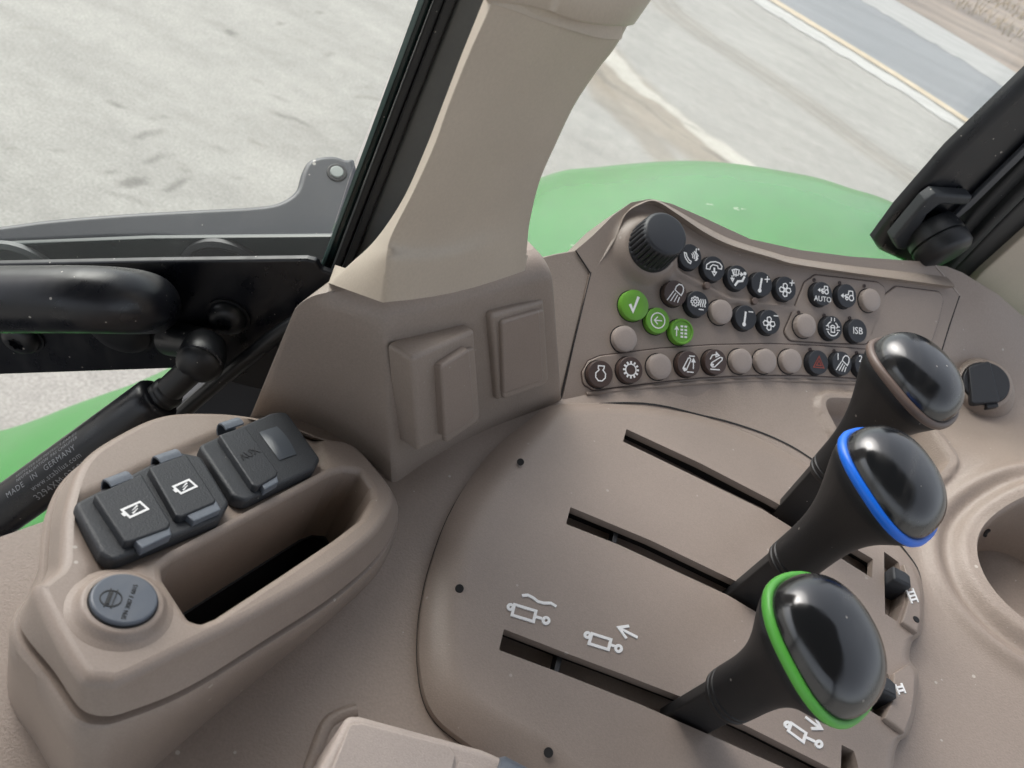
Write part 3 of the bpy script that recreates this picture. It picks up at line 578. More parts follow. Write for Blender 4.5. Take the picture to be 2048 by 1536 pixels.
for t in (0.0, .06, .14, .3, .55, .8, .93, 1.0):
    bul = .0016 * math.sin(min(1, t / .3) * math.pi / 2) * (1 - t)
    rows.append([i * (1 - t) + o * t + BF.n * (bul - (.0015 * (1 - t / .06) if t < .06 else 0) * 0) - (BF.n * .004 * sm((t - .8) / .2)) for i, o in zip(I1, OT)])
rows.append([p - BF.n * .05 - np.array([0, 0, .01]) for p in OT])
MB().grid(rows).build('hood', M_block, panel, 50)
# end cap of the hood
MB().add([rows[k][-1] for k in range(len(rows) - 1)] + [BF.at(*BF.px(1880, 560), -.01)], [(k, k + 1, len(rows) - 1) for k in range(len(rows) - 2)]).build('hood_end', M_block, panel)
# raised fields
F1 = BF.pxs([(1629, 550), (1690, 557), (1754, 565), (1770, 577), (1766, 605), (1745, 665), (1732, 688), (1650, 686), (1578, 681), (1566, 665), (1590, 610), (1608, 565)])
F2 = BF.pxs([(1790, 573), (1877, 584), (1886, 598), (1876, 640), (1856, 700), (1740, 694), (1733, 680), (1752, 630), (1768, 590)])
F3o = [(1163, 745), (1176, 722), (1200, 712), (1322, 697), (1430, 690), (1540, 688), (1640, 692), (1740, 700), (1850, 712), (1856, 765), (1732, 757), (1600, 750), (1500, 750), (1400, 755), (1322, 763), (1240, 773), (1185, 780), (1166, 768)]
for P, nm, m in ((rc(F1, .006, 5), 'button_field', M_panel), (rc(F2, .006, 5), 'blank_cover', M_panel), (rc(BF.pxs(F3o), .004, 3), 'button_field', M_panel)):
    g = inset(ccw(P), -.0009)
    MB().slab(BF, g, .0001, .0004, .0002).build('groove', M_dkbrown, panel)
    MB().slab(BF, P, .0, .0014, .0009, 4).build(nm, m, panel, 40)
# bead under the row
bl = cr([BF.at(*BF.px(a, b), .0002) for a, b in [(1172, 788), (1240, 780), (1340, 770), (1440, 763), (1540, 761), (1640, 763), (1740, 769), (1850, 780)]], 6, False)
MB().tube(bl, .0016, 8).build('lower_bead', M_panel, panel)
# push buttons
RB = .0104
def btn_mesh(r, mat, kind, name='button'):
    mb = MB(); rg = []
    prof = [(1, -.001), (1, BW - .0009), (.985, BW - .0003), (.94, BW)]
    if kind == 'n': prof = [(1, -.001), (1, BW - .0016), (.97, BW - .0007), (.88, BW - .0001), (.6, BW + .0003), (.25, BW + .0005)]
    if kind == 'r': prof = [(1, -.001), (1, BW), (.97, BW + .0006), (.88, BW + .0006), (.84, BW), (.82, BW - .0004)]
    if kind in 'kbg' or kind == 'G': prof += [(.5, BW - .0001)]
    for k, w in prof: rg.append([np.array([a, b, w]) for a, b in circ(r * k, 36)])
    mb.loft(rg, cap1=True); me = bpy.data.meshes.new(name); me.from_pydata([tuple(v) for v in mb.V], [], mb.F); me.update(); me.materials.append(mat); me.shade_smooth(); me.set_sharp_from_angle(angle=math.radians(30)); return me
BM = {'k': btn_mesh(RB, M_black, 'k'), 'b': btn_mesh(RB, M_dkbrown, 'b'), 'n': btn_mesh(RB * .98, M_blank, 'n'), 'g': btn_mesh(RB, M_gbtn, 'g'), 'G': btn_mesh(RB * 1.17, M_gbtn, 'G'), 'r': btn_mesh(RB, M_gbtn, 'r')}
def ring_me(r):
    mb = MB(); mb.loft([[np.array([a, b, w]) for a, b in circ(q, 36)] for q, w in ((r + .0007, .0), (r + .0006, .00035), (r - .0002, .0003))]); me = bpy.data.meshes.new('gap'); me.from_pydata([tuple(v) for v in mb.V], [], mb.F); me.materials.append(M_dark); me.update(); return me
GAP = {RB: ring_me(RB), RB * 1.17: ring_me(RB * 1.17)}
def arc(c, r, a0, a1, n=12): return [(c[0] + r * math.cos(math.radians(a0 + (a1 - a0) * i / n)), c[1] + r * math.sin(math.radians(a0 + (a1 - a0) * i / n))) for i in range(n + 1)]
def rotp(P, a, c=(0, 0)): a = math.radians(a); return [(c[0] + (x - c[0]) * math.cos(a) - (y - c[1]) * math.sin(a), c[1] + (x - c[0]) * math.sin(a) + (y - c[1]) * math.cos(a)) for x, y in P]
def lampicon(ox=0, oy=0, s=1):
    L = [([(ox + s * x, oy + s * y) for x, y in [(-.04, .26), (.06, .52), (.26, .68), (.48, .66), (.62, .48), (.60, .22), (.44, -.08)]], True)]
    for k in range(4): L.append(([(ox + s * (.32 - .15 * k), oy + s * (-.20 + .13 * k)), (ox + s * (.16 - .27 * k), oy + s * (-.60 + .03 * k))], False, .07))
    return L
FAN = [(rotp([(0, .08), (-.20, .26), (-.18, .52), (.06, .60), (.24, .44), (.18, .22)], a), True) for a in (0, 90, 180, 270)]
def tractor(ox, oy, s):
    T_ = [([(-.08, -.18), (-.30, -.18), (-.30, .08), (.0, .10), (.08, .48), (.52, .48), (.56, .05)], False), (oval((.36, -.18), .26, 14), True), (oval((-.18, -.26), .15, 12), True), ([(-.36, -.06), (-.80, -.06)], False), ([(-.62, .1), (-.82, -.06), (-.62, -.22)], True)]
    return [([(ox + x * s, oy + y * s) for x, y in P], c) for P, c in T_]
ICON = {
 'voice': [([(-.50, .22), (-.42, -.12), (-.18, -.42), (.0, -.50), (.06, -.34), (-.10, -.26), (-.28, -.02), (-.34, .2)], True), (arc((-.1, 0), .28, -20, 50, 5), False), (arc((-.1, 0), .42, -20, 50, 5), False), (arc((-.1, 0), .56, -18, 48, 5), False), ([(.45, .62), (.42, .34), (.60, .12), (.50, .04), (.56, -.08), (.48, -.2), (.34, -.24)], False), (oval((.62, .58), .03, 8), True)],
 'phone': [([(-.62, -.08), (-.60, .20), (-.30, .42), (.10, .50), (.44, .44), (.64, .24), (.60, .02), (.34, .04), (.28, .22), (-.10, .26), (-.28, .10), (-.34, -.10)], True), ([(.02, .06), (.02, -.30)], False, .14), ([(-.16, -.24), (.02, -.50), (.20, -.24)], True)],
 'vent': [([(-.50, .48), (-.20, .58), (.10, .54), (.0, .16), (-.36, .16)], True), ([(-.32, .5), (-.36, .04)], False), ([(-.16, .5), (-.18, .04)], False), ([(.10, .26), (.36, .26)], False), ([(.24, .38), (.40, .26), (.24, .14)], True), (oval((.56, .34), .07, 10), True, .12), ([(.54, .14), (.34, -.22), (-.02, -.28), (-.28, -.62)], False, .16), ([(-.52, .1), (-.48, -.20)], False), ([(-.60, -.12), (-.46, -.34), (-.36, -.12)], True)],
 'temp+': [([(-.02, .42), (-.18, -.40)], False, .15), (oval((-.20, -.50), .08, 10), True, .14), ([(.22, .36), (.66, .42)], False), ([(.46, .62), (.42, .16)], False)],
 'temp-': [([(-.02, .42), (-.14, -.40)], False, .15), (oval((-.16, -.50), .08, 10), True, .14), ([(.20, .44), (.60, .44)], False)],
 'fan+': [([(x * .82 - .08, y * .82 - .12) for x, y in P], c) for P, c in FAN] + [([(.30, .44), (.72, .48)], False), ([(.54, .68), (.48, .24)], False)],
 'fan-': [([(x * .82 - .08, y * .82 - .12) for x, y in P], c) for P, c in FAN] + [([(.30, .48), (.70, .50)], False)],
 'lamp': lampicon(0, -.05), 'one': lampicon(.05, -.05, .95), 'two': lampicon(.05, -.05, .95),
 'defrost': [(rotp([(r * math.cos(math.radians(15 * k)) * 1.0 - .22, r * math.sin(math.radians(15 * k)) + .12) for k in range(24) for r in [(.34, .34, .25)[k % 3]]], 0), True), (oval((-.22, .12), .13, 10), True)] + [([(.20 + .17 * k, .34), (.26 + .17 * k, .14), (.18 + .17 * k, -.06), (.22 + .17 * k, -.22)], False, .08) for k in range(3)] + [([(.05, -.40), (.45, -.40)], False)],
 'check': [([(-.32, .02), (-.12, -.38), (.22, .50)], False, .17)],
 'back': [(oval((0, 0), .52, 28), True), ([(.30, .0), (-.28, .0)], False), ([(-.02, .26), (-.28, .0), (-.02, -.26)], False)],
 'list': [([(-.40, -.35), (-.40, .25)], False), ([(-.54, .08), (-.40, .30), (-.26, .08)], False)] + [([(-.10 + .30 * (k % 2), .36 - .24 * (k // 2)), (.10 + .30 * (k % 2), .36 - .24 * (k // 2))], False, .13) for k in range(8)],
 'engine': [([(-.18, .52), (.24, .52), (.22, .36), (.14, .26), (.34, .02), (.32, -.26), (.10, -.46), (-.16, -.46), (-.36, -.24), (-.36, .04), (-.12, .26), (-.20, .36)], True)],
 'gear': [(oval((0, 0), .38, 26), True)] + [(rotp([(0, .42), (0, .58)], 30 * k), False, .13) for k in range(12)],
 'lift': [([(-.46, -.34), (-.36, -.50), (-.20, -.44), (.14, .30), (.06, .42), (-.06, .38)], True), (oval((-.32, -.36), .05, 8), True), ([(.34, -.34), (.34, .30)], False), ([(.22, .16), (.34, .36), (.46, .16)], True), ([(.0, .54), (.44, .54)], False), ([(-.16, -.56), (.36, -.56)], False)],
 'arm': [([(-.42, -.24), (-.30, -.38), (-.10, -.36), (.48, .16), (.50, .30), (.34, .34), (-.34, -.08)], True), (oval((-.26, -.22), .05, 8), True), ([(-.48, .14), (-.30, .44), (.06, .52), (.14, .50)], False), ([(.0, .66), (.24, .46), (-.02, .34)], True), ([(-.46, -.54), (.30, -.54)], False)],
 'auto': tractor(.12, .28, .62), 'tractor': tractor(.10, .0, .78),
 'lock': [(arc((0, -.05), .50, 20, 160, 14)[:5], False), (arc((0, -.05), .50, 20, 160, 14)[9:], False), (arc((0, -.1), .50, 200, 340, 14), False), (arc((0, -.02), .20, 0, 180, 8), False), ([(-.16, .0), (.16, .0), (.16, -.34), (-.16, -.34)], True), ([(-.62, .1), (-.40, .1), (-.34, -.04)], False), ([(.62, .1), (.40, .1), (.34, -.04)], False), ([(-.62, -.16), (-.34, -.16)], False), ([(.62, -.16), (.34, -.16)], False), ([(-.14, .48), (-.14, .74)], False), ([(.14, .48), (.14, .74)], False)],
 'isb': [],
 'hazard': [([(-.46, -.38), (.46, -.38), (.04, .44)], True), ([(-.20, -.22), (.22, -.22), (.03, .14)], True)],
}
KL = {'k': 'black round push button', 'b': 'dark brown round push button', 'g': 'green round push button', 'G': 'larger green round push button', 'r': 'green rimmed round push button'}
DESC = {'voice': 'talking head and handset', 'phone': 'handset with down arrow', 'vent': 'air vent and seated figure', 'temp+': 'thermometer and plus', 'fan+': 'fan and plus', 'lamp': 'work lamp', 'defrost': 'snowflake and heat waves', 'temp-': 'thermometer and minus', 'fan-': 'fan and minus', 'check': 'white tick', 'back': 'circled left arrow', 'list': 'arrow and list', 'auto': 'tractor and the word AUTO', 'tractor': 'tractor with arrow', 'lock': 'locked differential', 'isb': 'letters ISB', 'engine': 'engine outline', 'gear': 'gear wheel', 'lift': 'lift arm with up arrow', 'arm': 'swinging arm', 'hazard': 'red hazard triangle', 'one': 'lamp and number 1', 'two': 'lamp and number 2'}
for (x, y, kind, ic), (bu, bv) in zip(BTN, BP):
    M = BF.mat(bu, bv, .0014 if y > 690 or x > 1600 else 0.0)
    o = link('button', BM[kind], panel, M)
    if ic: o['label'] = KL[kind] + ' with ' + DESC[ic] + ' symbol'
    link('gap_ring', GAP[RB * 1.17 if kind == 'G' else RB], o, M)
    if ic:
        rr = RB * (1.17 if kind == 'G' else 1.0); f = IDF; Mi = M @ Matrix.Translation((0, 0, BW - (.0004 if kind == 'r' else .0)))
        mat = M_red if ic == 'hazard' else M_white; sc = rr * 1.12
        L = [([(a * sc, b * sc) for a, b in I[0]], I[1]) + ((I[2] * sc,) if len(I) > 2 else ()) for I in ICON[ic]]
        if L: strokes(IDF, L, .078 * sc, .00012, .0001).build('symbol', mat, o, 0, M=Mi)
        if ic == 'check': pass
        for tx, px_, py_, sz in {'auto': [('AUTO', 0, -.42, .56)], 'isb': [('ISB', 0, -.02, .74)], 'one': [('1', -.38, .44, .72)], 'two': [('2', -.38, .44, .72)]}.get(ic, []):
            me = text_mesh('lettering', tx, sz * sc, .00008); me.materials.append(M_white); link('lettering', me, o, Mi @ Matrix.Translation((px_ * sc, py_ * sc, .00012)))
# indicator lamps and pins
led = MB().loft([[np.array([a, b, w]) for a, b in circ(q, 14)] for q, w in ((.0017, .0), (.0017, .0004), (.0013, .0005), (.0012, .0001))], cap1=True)
lm = bpy.data.meshes.new('indicator'); lm.from_pydata([tuple(v) for v in led.V], [], led.F); lm.materials.append(M_dkbrown); lm.update()
for x, y in [(1628, 560), (1679, 566), (1728, 572), (1597, 625), (1648, 631), (1699, 636), (1620, 699), (1668, 702), (1713, 706)]: link('indicator', lm, panel, BF.mat(*BF.px(x, y, .0014), .0014))
for x, y in [(1412, 572), (1507, 603)]: MB().slab(IDF, circ(.0031, 20), 0, .0042, .0008).build('pin', M_brring, panel, 35, M=BF.mat(*BF.px(x, y, .002), .0005))
# rotary knob
def knob():
    base = BF.at(*MOUND, .006); top = D(1316, 462, 0); r = ray(1316, 460); n = nz(PN * .8 + np.array([-.02, .0, .35]))
    f = Fr(base, (1, 0, 0), n); h = .026; t = None; N_ = 30; rg = []
    def ribbed(rad, dep):
        out = []
        for i in range(N_ * 6):
            q = 2 * math.pi * i / (N_ * 6); k = (i % 6) / 6; g = max(0, math.sin(k * math.pi)) ; out.append((rad - dep * (1 - g) ** 2 * 1.0) if g < .5 else rad)
        return [(a_ * math.cos(2 * math.pi * i / (N_ * 6)), a_ * math.sin(2 * math.pi * i / (N_ * 6))) for i, a_ in enumerate(out)]
    for rad, dep, w in [(.0205, .0, -.004), (.0205, .0, .002), (.0200, .0, .003), (.0200, .0016, .0036), (.0192, .0016, h - .006), (.0188, .0010, h - .0035), (.0180, .0, h - .0018), (.0168, .0, h - .0004), (.0155, .0, h)]: rg.append([f.at(a, b, w) for a, b in ribbed(rad, dep)])
    MB().loft(rg, cap1=True).build('rotary_knob', M_black, panel, 40, label='black ribbed rotary knob at the upper left of the panel')
knob()

# ================================================================== SWITCH HOUSING (block beside the pillar)
def block():
    t = empty('switch_housing', Z(790, 965, zd), 'brown angular housing with two blank rocker switches below the beige pillar', 'switch housing')
    zt_ = CAMZ - .262
    RT, RB_ = Z(766, 600, zt_), Z(790, 968, zd)               # ridge
    fr = Fr(RB_, Z(1118, 802, zd) - RB_, np.cross(Z(1118, 802, zd) - RB_, RT - RB_))
    if fr.n @ ray(900, 750) > 0: fr = Fr(RB_, fr.u, -fr.n)
    # front face, curved in plan along the bottom line; columns run up the face
    botm = cr([(790, 968), (850, 925), (930, 880), (1020, 838), (1118, 803)], 5, False); topm = cr([(766, 602), (850, 590), (940, 572), (1030, 548), (1098, 535)], 5, False)
    cols = []
    for b, tp in zip(botm, topm):
        B = Z(*b, zd); k = len(cols) / (len(botm) - 1); Tt = Z(*tp, zt_ + .008 * k)
        cols.append((B, Tt))
    yb = .03
    def col(B, Tt, inw, rnd=.012):
        d = Tt - B; up = nz(d); pts = [B - up * .05, B]
        for s in (.25, .5, .75, .9): pts.append(B + d * s)
        for q in (15, 35, 55, 75, 90): a = math.radians(q); pts.append(Tt + up * (rnd * math.sin(a) - rnd) + inw * rnd * (1 - math.cos(a)))
        e = pts[-1]; pts += [e + inw * .004]
        return pts
    # left face columns
    LB = [Z(a, b, zd - .01) for a, b in [(490, 850), (600, 850), (700, 905)]]; LT = [Z(a, b, zt_ + .0) for a, b in [(598, 590), (650, 588), (710, 600)]]
    inF = nz(-fr.n * np.array([1, 1, 0])); inL = nz(np.array([.1, 1, 0])); allc = []
    # hidden back-left return
    bL = LB[0] + np.array([.01, .06, 0]); tL = LT[0] + np.array([.006, .05, 0]); allc.append(col(bL, tL, nz(np.array([1, .2, 0]))))
    c0 = col(LB[0], LT[0], nz(np.array([.8, .8, 0])), .014); 
    seq = [col(bL, tL, nz(np.array([1, .2, 0])), .014), [a * .85 + b * .15 for a, b in zip(c0, allc[0])], c0, [a * .92 + b * .08 for a, b in zip(c0, col(LB[1], LT[1], inL, .014))], col(LB[1], LT[1], inL, .014), col(LB[2], LT[2], nz(inL + inF * .2), .014)]
    rid = col(cols[0][0] + np.array([-.002, -.001, 0]), cols[0][1], nz(inL + inF), .014)
    a_, b_ = col(*cols[0], inF, .013), seq[-1]
    seq += [[p * .85 + q * .15 for p, q in zip(rid, b_)], rid]
    for i, (B, Tt) in enumerate(cols):
        if i < 1: continue
        seq.append(col(B, Tt, nz(inF), .013))
    # right end: rounded corner and return
    last = seq[-1]; seq.append([p + np.array([.0022, .003, 0]) - fr.n * .0010 for p in last]); seq.append([p + np.array([.0030, .006, 0]) - fr.n * .004 for p in last]); seq.append([p + np.array([.002, .012, 0]) - fr.n * .02 for p in last])
    mb = MB(); mb.grid(seq); tops = [c_[-1] for c_ in seq]; back = [tops[-1] + np.array([-.02, .09, -.01]), tops[0] + np.array([.01, .10, -.01])]
    cn = np.mean(tops, 0) + np.array([0, .02, 0]); ring_ = tops + back
    mb.loft([ring_, [p * .6 + cn * .4 for p in ring_], [p * .2 + cn * .8 for p in ring_]], cap1=True); o = mb.build('housing', M_block, t, 70)
    o.modifiers.new('sub', 'SUBSURF').levels = 1; o.modifiers['sub'].render_levels = 1
    # strip between the housing and the button panel
    s = Fr(BF.at(0, 0, -.0012), BF.u, BF.n); P = s.pxs([(1060, 520), (1108, 508), (1152, 500), (1180, 545), (1148, 680), (1119, 802), (1110, 830), (1080, 800), (1090, 560)])
    MB().slab(s, rc(P, .001, 2), -.05, .0, .001).build('end_strip', M_block, t)
    # rocker blanks
    def rocker(f, Po, Pi, hgt, lab, hi):
        MB().slab(f, rc(f.pxs(Po, hgt * .6), .003, 5), -.004, hgt, .0028, 5).build('switch_bezel', M_block, t, 50, label=lab)
        MB().slab(f, ccw(inset(ccw(rc(f.pxs(Pi, hgt), .003, 5)), -.0022)), hgt - .003, hgt + .0022, .0016, 4).build('switch_bezel', M_block, t, 50)
        MB().slab(f, rc(f.pxs(Pi, hi), .0028, 5), hgt - .002, hi, .0016, 5).build('switch_blank', M_panel, t, 50)
    fa = Fr((cols[14][0] + cols[14][1]) / 2, cols[16][0] - cols[12][0], np.cross(cols[16][0] - cols[12][0], cols[14][1] - cols[14][0]))
    if fa.n @ ray(1045, 700) > 0: fa = Fr(fa.o, fa.u, -fa.n)
    rocker(fa, [(978, 628), (1085, 598), (1096, 758), (992, 800)], [(1003, 645), (1080, 622), (1088, 762), (1007, 790)], .005, 'blank rocker nearest the button panel', .008)
    fb = Fr((cols[5][0] + cols[5][1]) / 2, cols[8][0] - cols[3][0], np.cross(cols[8][0] - cols[3][0], cols[5][1] - cols[5][0]))
    if fb.n @ ray(880, 800) > 0: fb = Fr(fb.o, fb.u, -fb.n)
    rocker(fb, [(808, 708), (936, 652), (948, 840), (822, 895)], [(882, 735), (940, 698), (951, 835), (890, 878)], .014, 'blank rocker on a raised wedge near the ridge', .0195)
block()

# ================================================================== STORAGE POD
A_ = Z(165, 1353, CAMZ - .29); B_ = Z(790, 1010, CAMZ - .35); C_ = Z(330, 830, CAMZ - .33); nn = nz(np.cross(B_ - A_, C_ - A_)); nn = nn if nn[2] > 0 else -nn
QF = Fr(A_, B_ - A_, nn)
pod = empty('storage_pod', Z(400, 1300, zd), 'brown raised console pod with deep oblong pocket and socket covers', 'storage pod')
TP = [(69, 1178), (117, 1280), (152, 1338), (176, 1361), (212, 1366), (253, 1361), (375, 1300), (525, 1224), (665, 1139), (755, 1065), (789, 1008), (786, 975), (752, 930), (722, 897), (693, 880), (650, 872), (590, 850), (505, 829), (420, 821), (325, 826), (240, 862), (165, 915), (130, 1000), (121, 1080), (116, 1128), (85, 1155)]
SP = [(42, 1256), (108, 1342), (148, 1402), (172, 1424), (206, 1432), (253, 1424), (378, 1373), (525, 1283), (665, 1192), (757, 1110), (794, 1040), (792, 1000), (765, 955), (735, 920), (700, 900), (655, 890), (590, 868), (505, 847), (420, 839), (320, 845), (225, 885), (145, 945), (108, 1020), (98, 1100), (92, 1150), (52, 1200)]
GP = [(17, 1400), (75, 1500), (120, 1580), (160, 1640), (205, 1640), (262, 1585), (400, 1460), (540, 1342), (672, 1232), (755, 1150), (793, 1070), (800, 1030), (790, 990), (770, 950), (730, 930), (680, 920), (600, 900), (510, 880), (420, 880), (330, 890), (230, 930), (160, 990), (110, 1060), (80, 1130), (60, 1180), (25, 1280)]
tw = cr([QF.at(*QF.px(*p)) for p in TP], 6); sw = cr([QF.at(*QF.px(*p, -.017), -.017) for p in SP], 6); gw = cr([Z(*p, zd - .004) for p in GP], 6)
t2 = ccw([(float((p - QF.o) @ QF.u), float((p - QF.o) @ QF.v)) for p in tw]); flip = area([(float((p - QF.o) @ QF.u), float((p - QF.o) @ QF.v)) for p in tw]) < 0
if flip: tw, sw, gw = tw[::-1], sw[::-1], gw[::-1]
rf = .0045; in2 = inset(t2, rf); rings = []
capring = [QF.at(a, b, 0) for a, b in in2]
for q in (90, 70, 50, 30, 10, 0): a_ = math.radians(q); I = inset(t2, rf * (1 - math.cos(a_))); rings.append([QF.at(a, b, -rf + rf * math.sin(a_)) for a, b in I])
lo = [p * .08 + s * .92 for p, s in zip(rings[-1], sw)]; cen = np.mean(sw, 0)
def inw(P, d): return [p - nz((p - c) * 1.0) * d for p, c in zip(P, [np.mean(P, 0)] * len(P))]
rings += [[r * .5 + s * .5 for r, s in zip(rings[-1], sw)], lo, sw, inw([s - QF.n * .0010 for s in sw], .0012), inw([s - QF.n * .0022 for s in sw], .0048)]
rings.append(inw([s - QF.n * .0034 for s in sw], .0040)); rings.append([s - QF.n * .0036 for s in inw(sw, -.0012)]); rings.append([s - QF.n * .0055 for s in inw(sw, -.0026)])
b0 = rings[-1]; rings += [[r * .7 + g * .3 for r, g in zip(b0, gw)], [r * .35 + g * .65 for r, g in zip(b0, gw)], gw, [g - np.array([0, 0, .01]) for g in gw]]
POCK = rc(QF.pxs([(325, 1135), (345, 1118), (665, 945), (690, 938), (722, 942), (742, 972), (744, 995), (722, 1035), (668, 1076), (560, 1148), (432, 1231), (402, 1243), (380, 1236), (328, 1156)]), .0026, 4)
po = inset(ccw(POCK), -.0035)
REC = ccw(QF.pxs([(150, 1010), (190, 985), (420, 875), (590, 820), (640, 880), (640, 950), (560, 990), (220, 1150), (190, 1130)])); REC = [tuple(p) for p in cr(REC, 3)]
PLUG = QF.px(241, 1218)
def podlift(u, v):
    w = -.0034 * sm((.003 - sdf(u, v, REC)) / .006)
    return QF.o + np.outer(u, QF.u) + np.outer(v, QF.v) + np.outer(w, QF.n)
V, T = sheet(in2, [po], .0022, podlift)
mb = MB().loft(rings[:9]); mb.add(V, T)
pr = []
for q in (90, 65, 40, 15, 0): a_ = math.radians(q); I = inset(ccw(POCK), -.0035 + .0035 * math.cos(a_)); pr.append([QF.at(a, b, -.0035 + .0035 * math.sin(a_)) for a, b in I])
pr.append([QF.at(a, b, -.022) for a, b in inset(ccw(POCK), .0010)]); mb.loft(pr); mb.build('shell', M_pod, pod, 40)
MB().loft([pr[-1], [QF.at(a, b, -.098) for a, b in inset(ccw(POCK), .0020)], [QF.at(a, b, -.100) for a, b in inset(ccw(POCK), .0028)]], cap1=True).build('pocket', M_pod, pod, 50)
MB().loft([[QF.at(a, b, w) for a, b in inset(ccw(POCK), i_)] for i_, w in ((.0014, -.052), (.0024, -.0523), (.0034, -.094), (.004, -.095))], cap1=True).build('pocket_shade', M_dark, pod, 50, label='black lining that paints the shade in the bottom of the pocket')  # black lining stands in for the deep shade inside the pocket
MB().loft(rings[8:]).build('base', M_pod, pod, 50)
# round grey plug with embossed print
pl = empty('round_plug', QF.at(*PLUG, .003), 'grey round blanking plug with embossed print on the pod', 'plug')
UF = Fr(QF.at(*PLUG, .0030), QF.u, QF.n)
MB().loft([[QF.at(a, b, w) for a, b in circ(r_, 48, PLUG)] for r_, w in ((.0200, -.0006), (.0186, .0003), (.0172, .0008), (.0160, .0017), (.0150, .0034), (.0144, .0042), (.0136, .0045), (.0124, .0045), (.0122, .0030))]).build('collar', M_pod, pod, 60)
UF = Fr(QF.at(*PLUG, .0046), QF.u, QF.n)
MB().slab(UF, circ(.0118, 40), -.003, .0020, .0009, 4).build('disc', M_capgrey, pl, 40)
MB().slab(UF, circ(.0122, 40), -.003, .0006, .0003).build('rim', M_dark, pl, 40)
def uvec(fr, a, b): p = fr.px(*a); q = fr.px(*b); return math.atan2(q[1] - p[1], q[0] - p[0])
an = uvec(UF, (245, 1240), (268, 1178))
L = [(oval((0, 0), .0037, 20), True), ([(-.0044, .0012), (.0044, .0012)], False), ([(-.0044, -.0012), (.0044, -.0012)], False), ([(-.0030, .0004), (.0030, .0004)], False, .0010)]
c = UF.px(219, 1204); strokes(IDF, L, .0004, .0003, .0003).build('emblem', M_dimsym, pl, 0, M=UF.mat(c[0], c[1], .0020, an))
me = text_mesh('lettering', 'SPN 3087 F 6015', .0024, .0001); me.materials.append(M_dimsym); c = UF.px(257, 1210); link('lettering', me, pl, UF.mat(c[0], c[1], .0021, an))
# charging port cover and aux cover
def cover(name, lab, cat, P, flaps, extra=None):
    t = empty(name, QF.at(*QF.px(*P[0])), lab, cat)
    MB().slab(QF, rc(QF.pxs(P, .003), .0045, 6), -.002, .0042, .0018, 4).build('base_plate', M_rub, t, 40)
    for fl, tab, hinge, icon in flaps:
        o = MB().slab(QF, rc(QF.pxs(fl, .008), .0012, 4), .0035, .0082, .0008, 3).build('flap', M_rub, t, 40)
        MB().slab(QF, rc(QF.pxs(tab, .0070), .0006, 3), .0030, .0074, .0006, 3).build('tab', M_rubl, o, 40)
        h0, h1 = [QF.at(*QF.px(*p, .004), .004) for p in hinge]; dv = nz(np.cross(QF.n, h1 - h0)); w = (h1 - h0)
        prof = [(-.0050, .0040), (-.0030, .0046), (-.0012, .0046), (.0004, .0036), (.0008, .0014), (.0002, -.0010), (-.0012, -.0030)]
        if (QF.at(*QF.px(hinge[0][0], hinge[0][1] - 30, 0)) - h0) @ dv < 0: dv = -dv
        r1 = []
        for e in (h0, h1): r1.append([e + dv * a + QF.n * b for a, b in prof] + [e + dv * (a - .0009 * (1 if i > 3 else .2)) + QF.n * (b - .0009 * (1 if i < 5 else .0)) for i, (a, b) in reversed(list(enumerate(prof)))])
        MB().loft(r1, cap0=True, cap1=True).build('hinge_loop', M_rubl, o, 40)
        if icon: 
            c = QF.px(*icon[0], .0083); a = uvec(QF, icon[1], icon[2]); k = .00041
            L = [([(-11 * k, -6 * k), (11 * k, -6 * k), (11 * k, 6 * k), (-11 * k, 6 * k)], True, 2.6 * k), ([(-13.5 * k, -2.5 * k), (-13.5 * k, 2.5 * k)], False, 3 * k), ([(5.5 * k, 3.2 * k), (-3.4 * k, .2 * k), (3.4 * k, -.2 * k), (-5.5 * k, -3.2 * k)], False, 1.9 * k)]
            strokes(IDF, L, 2 * k, .0001, .0001).build('battery_symbol', M_white, o, 0, M=QF.mat(c[0], c[1], .0083, a))
    return t
cover('charging_port_cover', 'black rubber cover with two battery marked flaps on the pod', 'port cover', [(146, 1010), (350, 905), (402, 915), (458, 1008), (440, 1040), (225, 1126), (200, 1108)],
      [([(188, 990), (283, 948), (341, 1046), (337, 1056), (262, 1083), (250, 1084)], [(264, 1076), (336, 1042), (343, 1070), (284, 1098)], [(203, 972), (247, 955)], ((270, 1019), (250, 1028), (290, 1010))),
       ([(298, 935), (372, 908), (432, 1000), (428, 1006), (362, 1034), (352, 1031)], [(366, 1026), (430, 998), (442, 1020), (388, 1044)], [(303, 925), (346, 910)], ((370, 973), (350, 982), (390, 964)))])
aux = cover('aux_port_cover', 'black rubber aux cover with one flap and a recessed window', 'port cover', [(396, 893), (540, 828), (572, 824), (640, 920), (628, 940), (492, 1005), (465, 995)],
      [([(438, 870), (490, 852), (556, 944), (553, 952), (516, 974), (505, 970)], [(519, 966), (553, 946), (557, 964), (530, 980)], [(434, 858), (470, 846)], None)])
me = text_mesh('lettering', 'AUX', .0062, .0002); me.materials.append(M_dimsym); c = QF.px(499, 908, .0083); link('lettering', me, aux, QF.mat(c[0], c[1], .0083, uvec(QF, (480, 917), (518, 898))))
rows = []
Pq = [QF.px(517, 866, .004), QF.px(553, 854, .004), QF.px(592, 910, .004), QF.px(558, 922, .004)]
for s in np.linspace(0, 1, 13):
    rows.append([QF.at(*((np.array(Pq[0]) * (1 - t) + np.array(Pq[1]) * t) * (1 - s) + (np.array(Pq[3]) * (1 - t) + np.array(Pq[2]) * t) * s), .0046 + .0016 * math.sin(s * math.pi) * (t > .1)) for t in np.linspace(0, 1, 6)])
MB().grid(rows).build('window_insert', plastic('gloss_insert', (.05, .058, .07), .42, 900, .15, .05, .3), aux, 60)

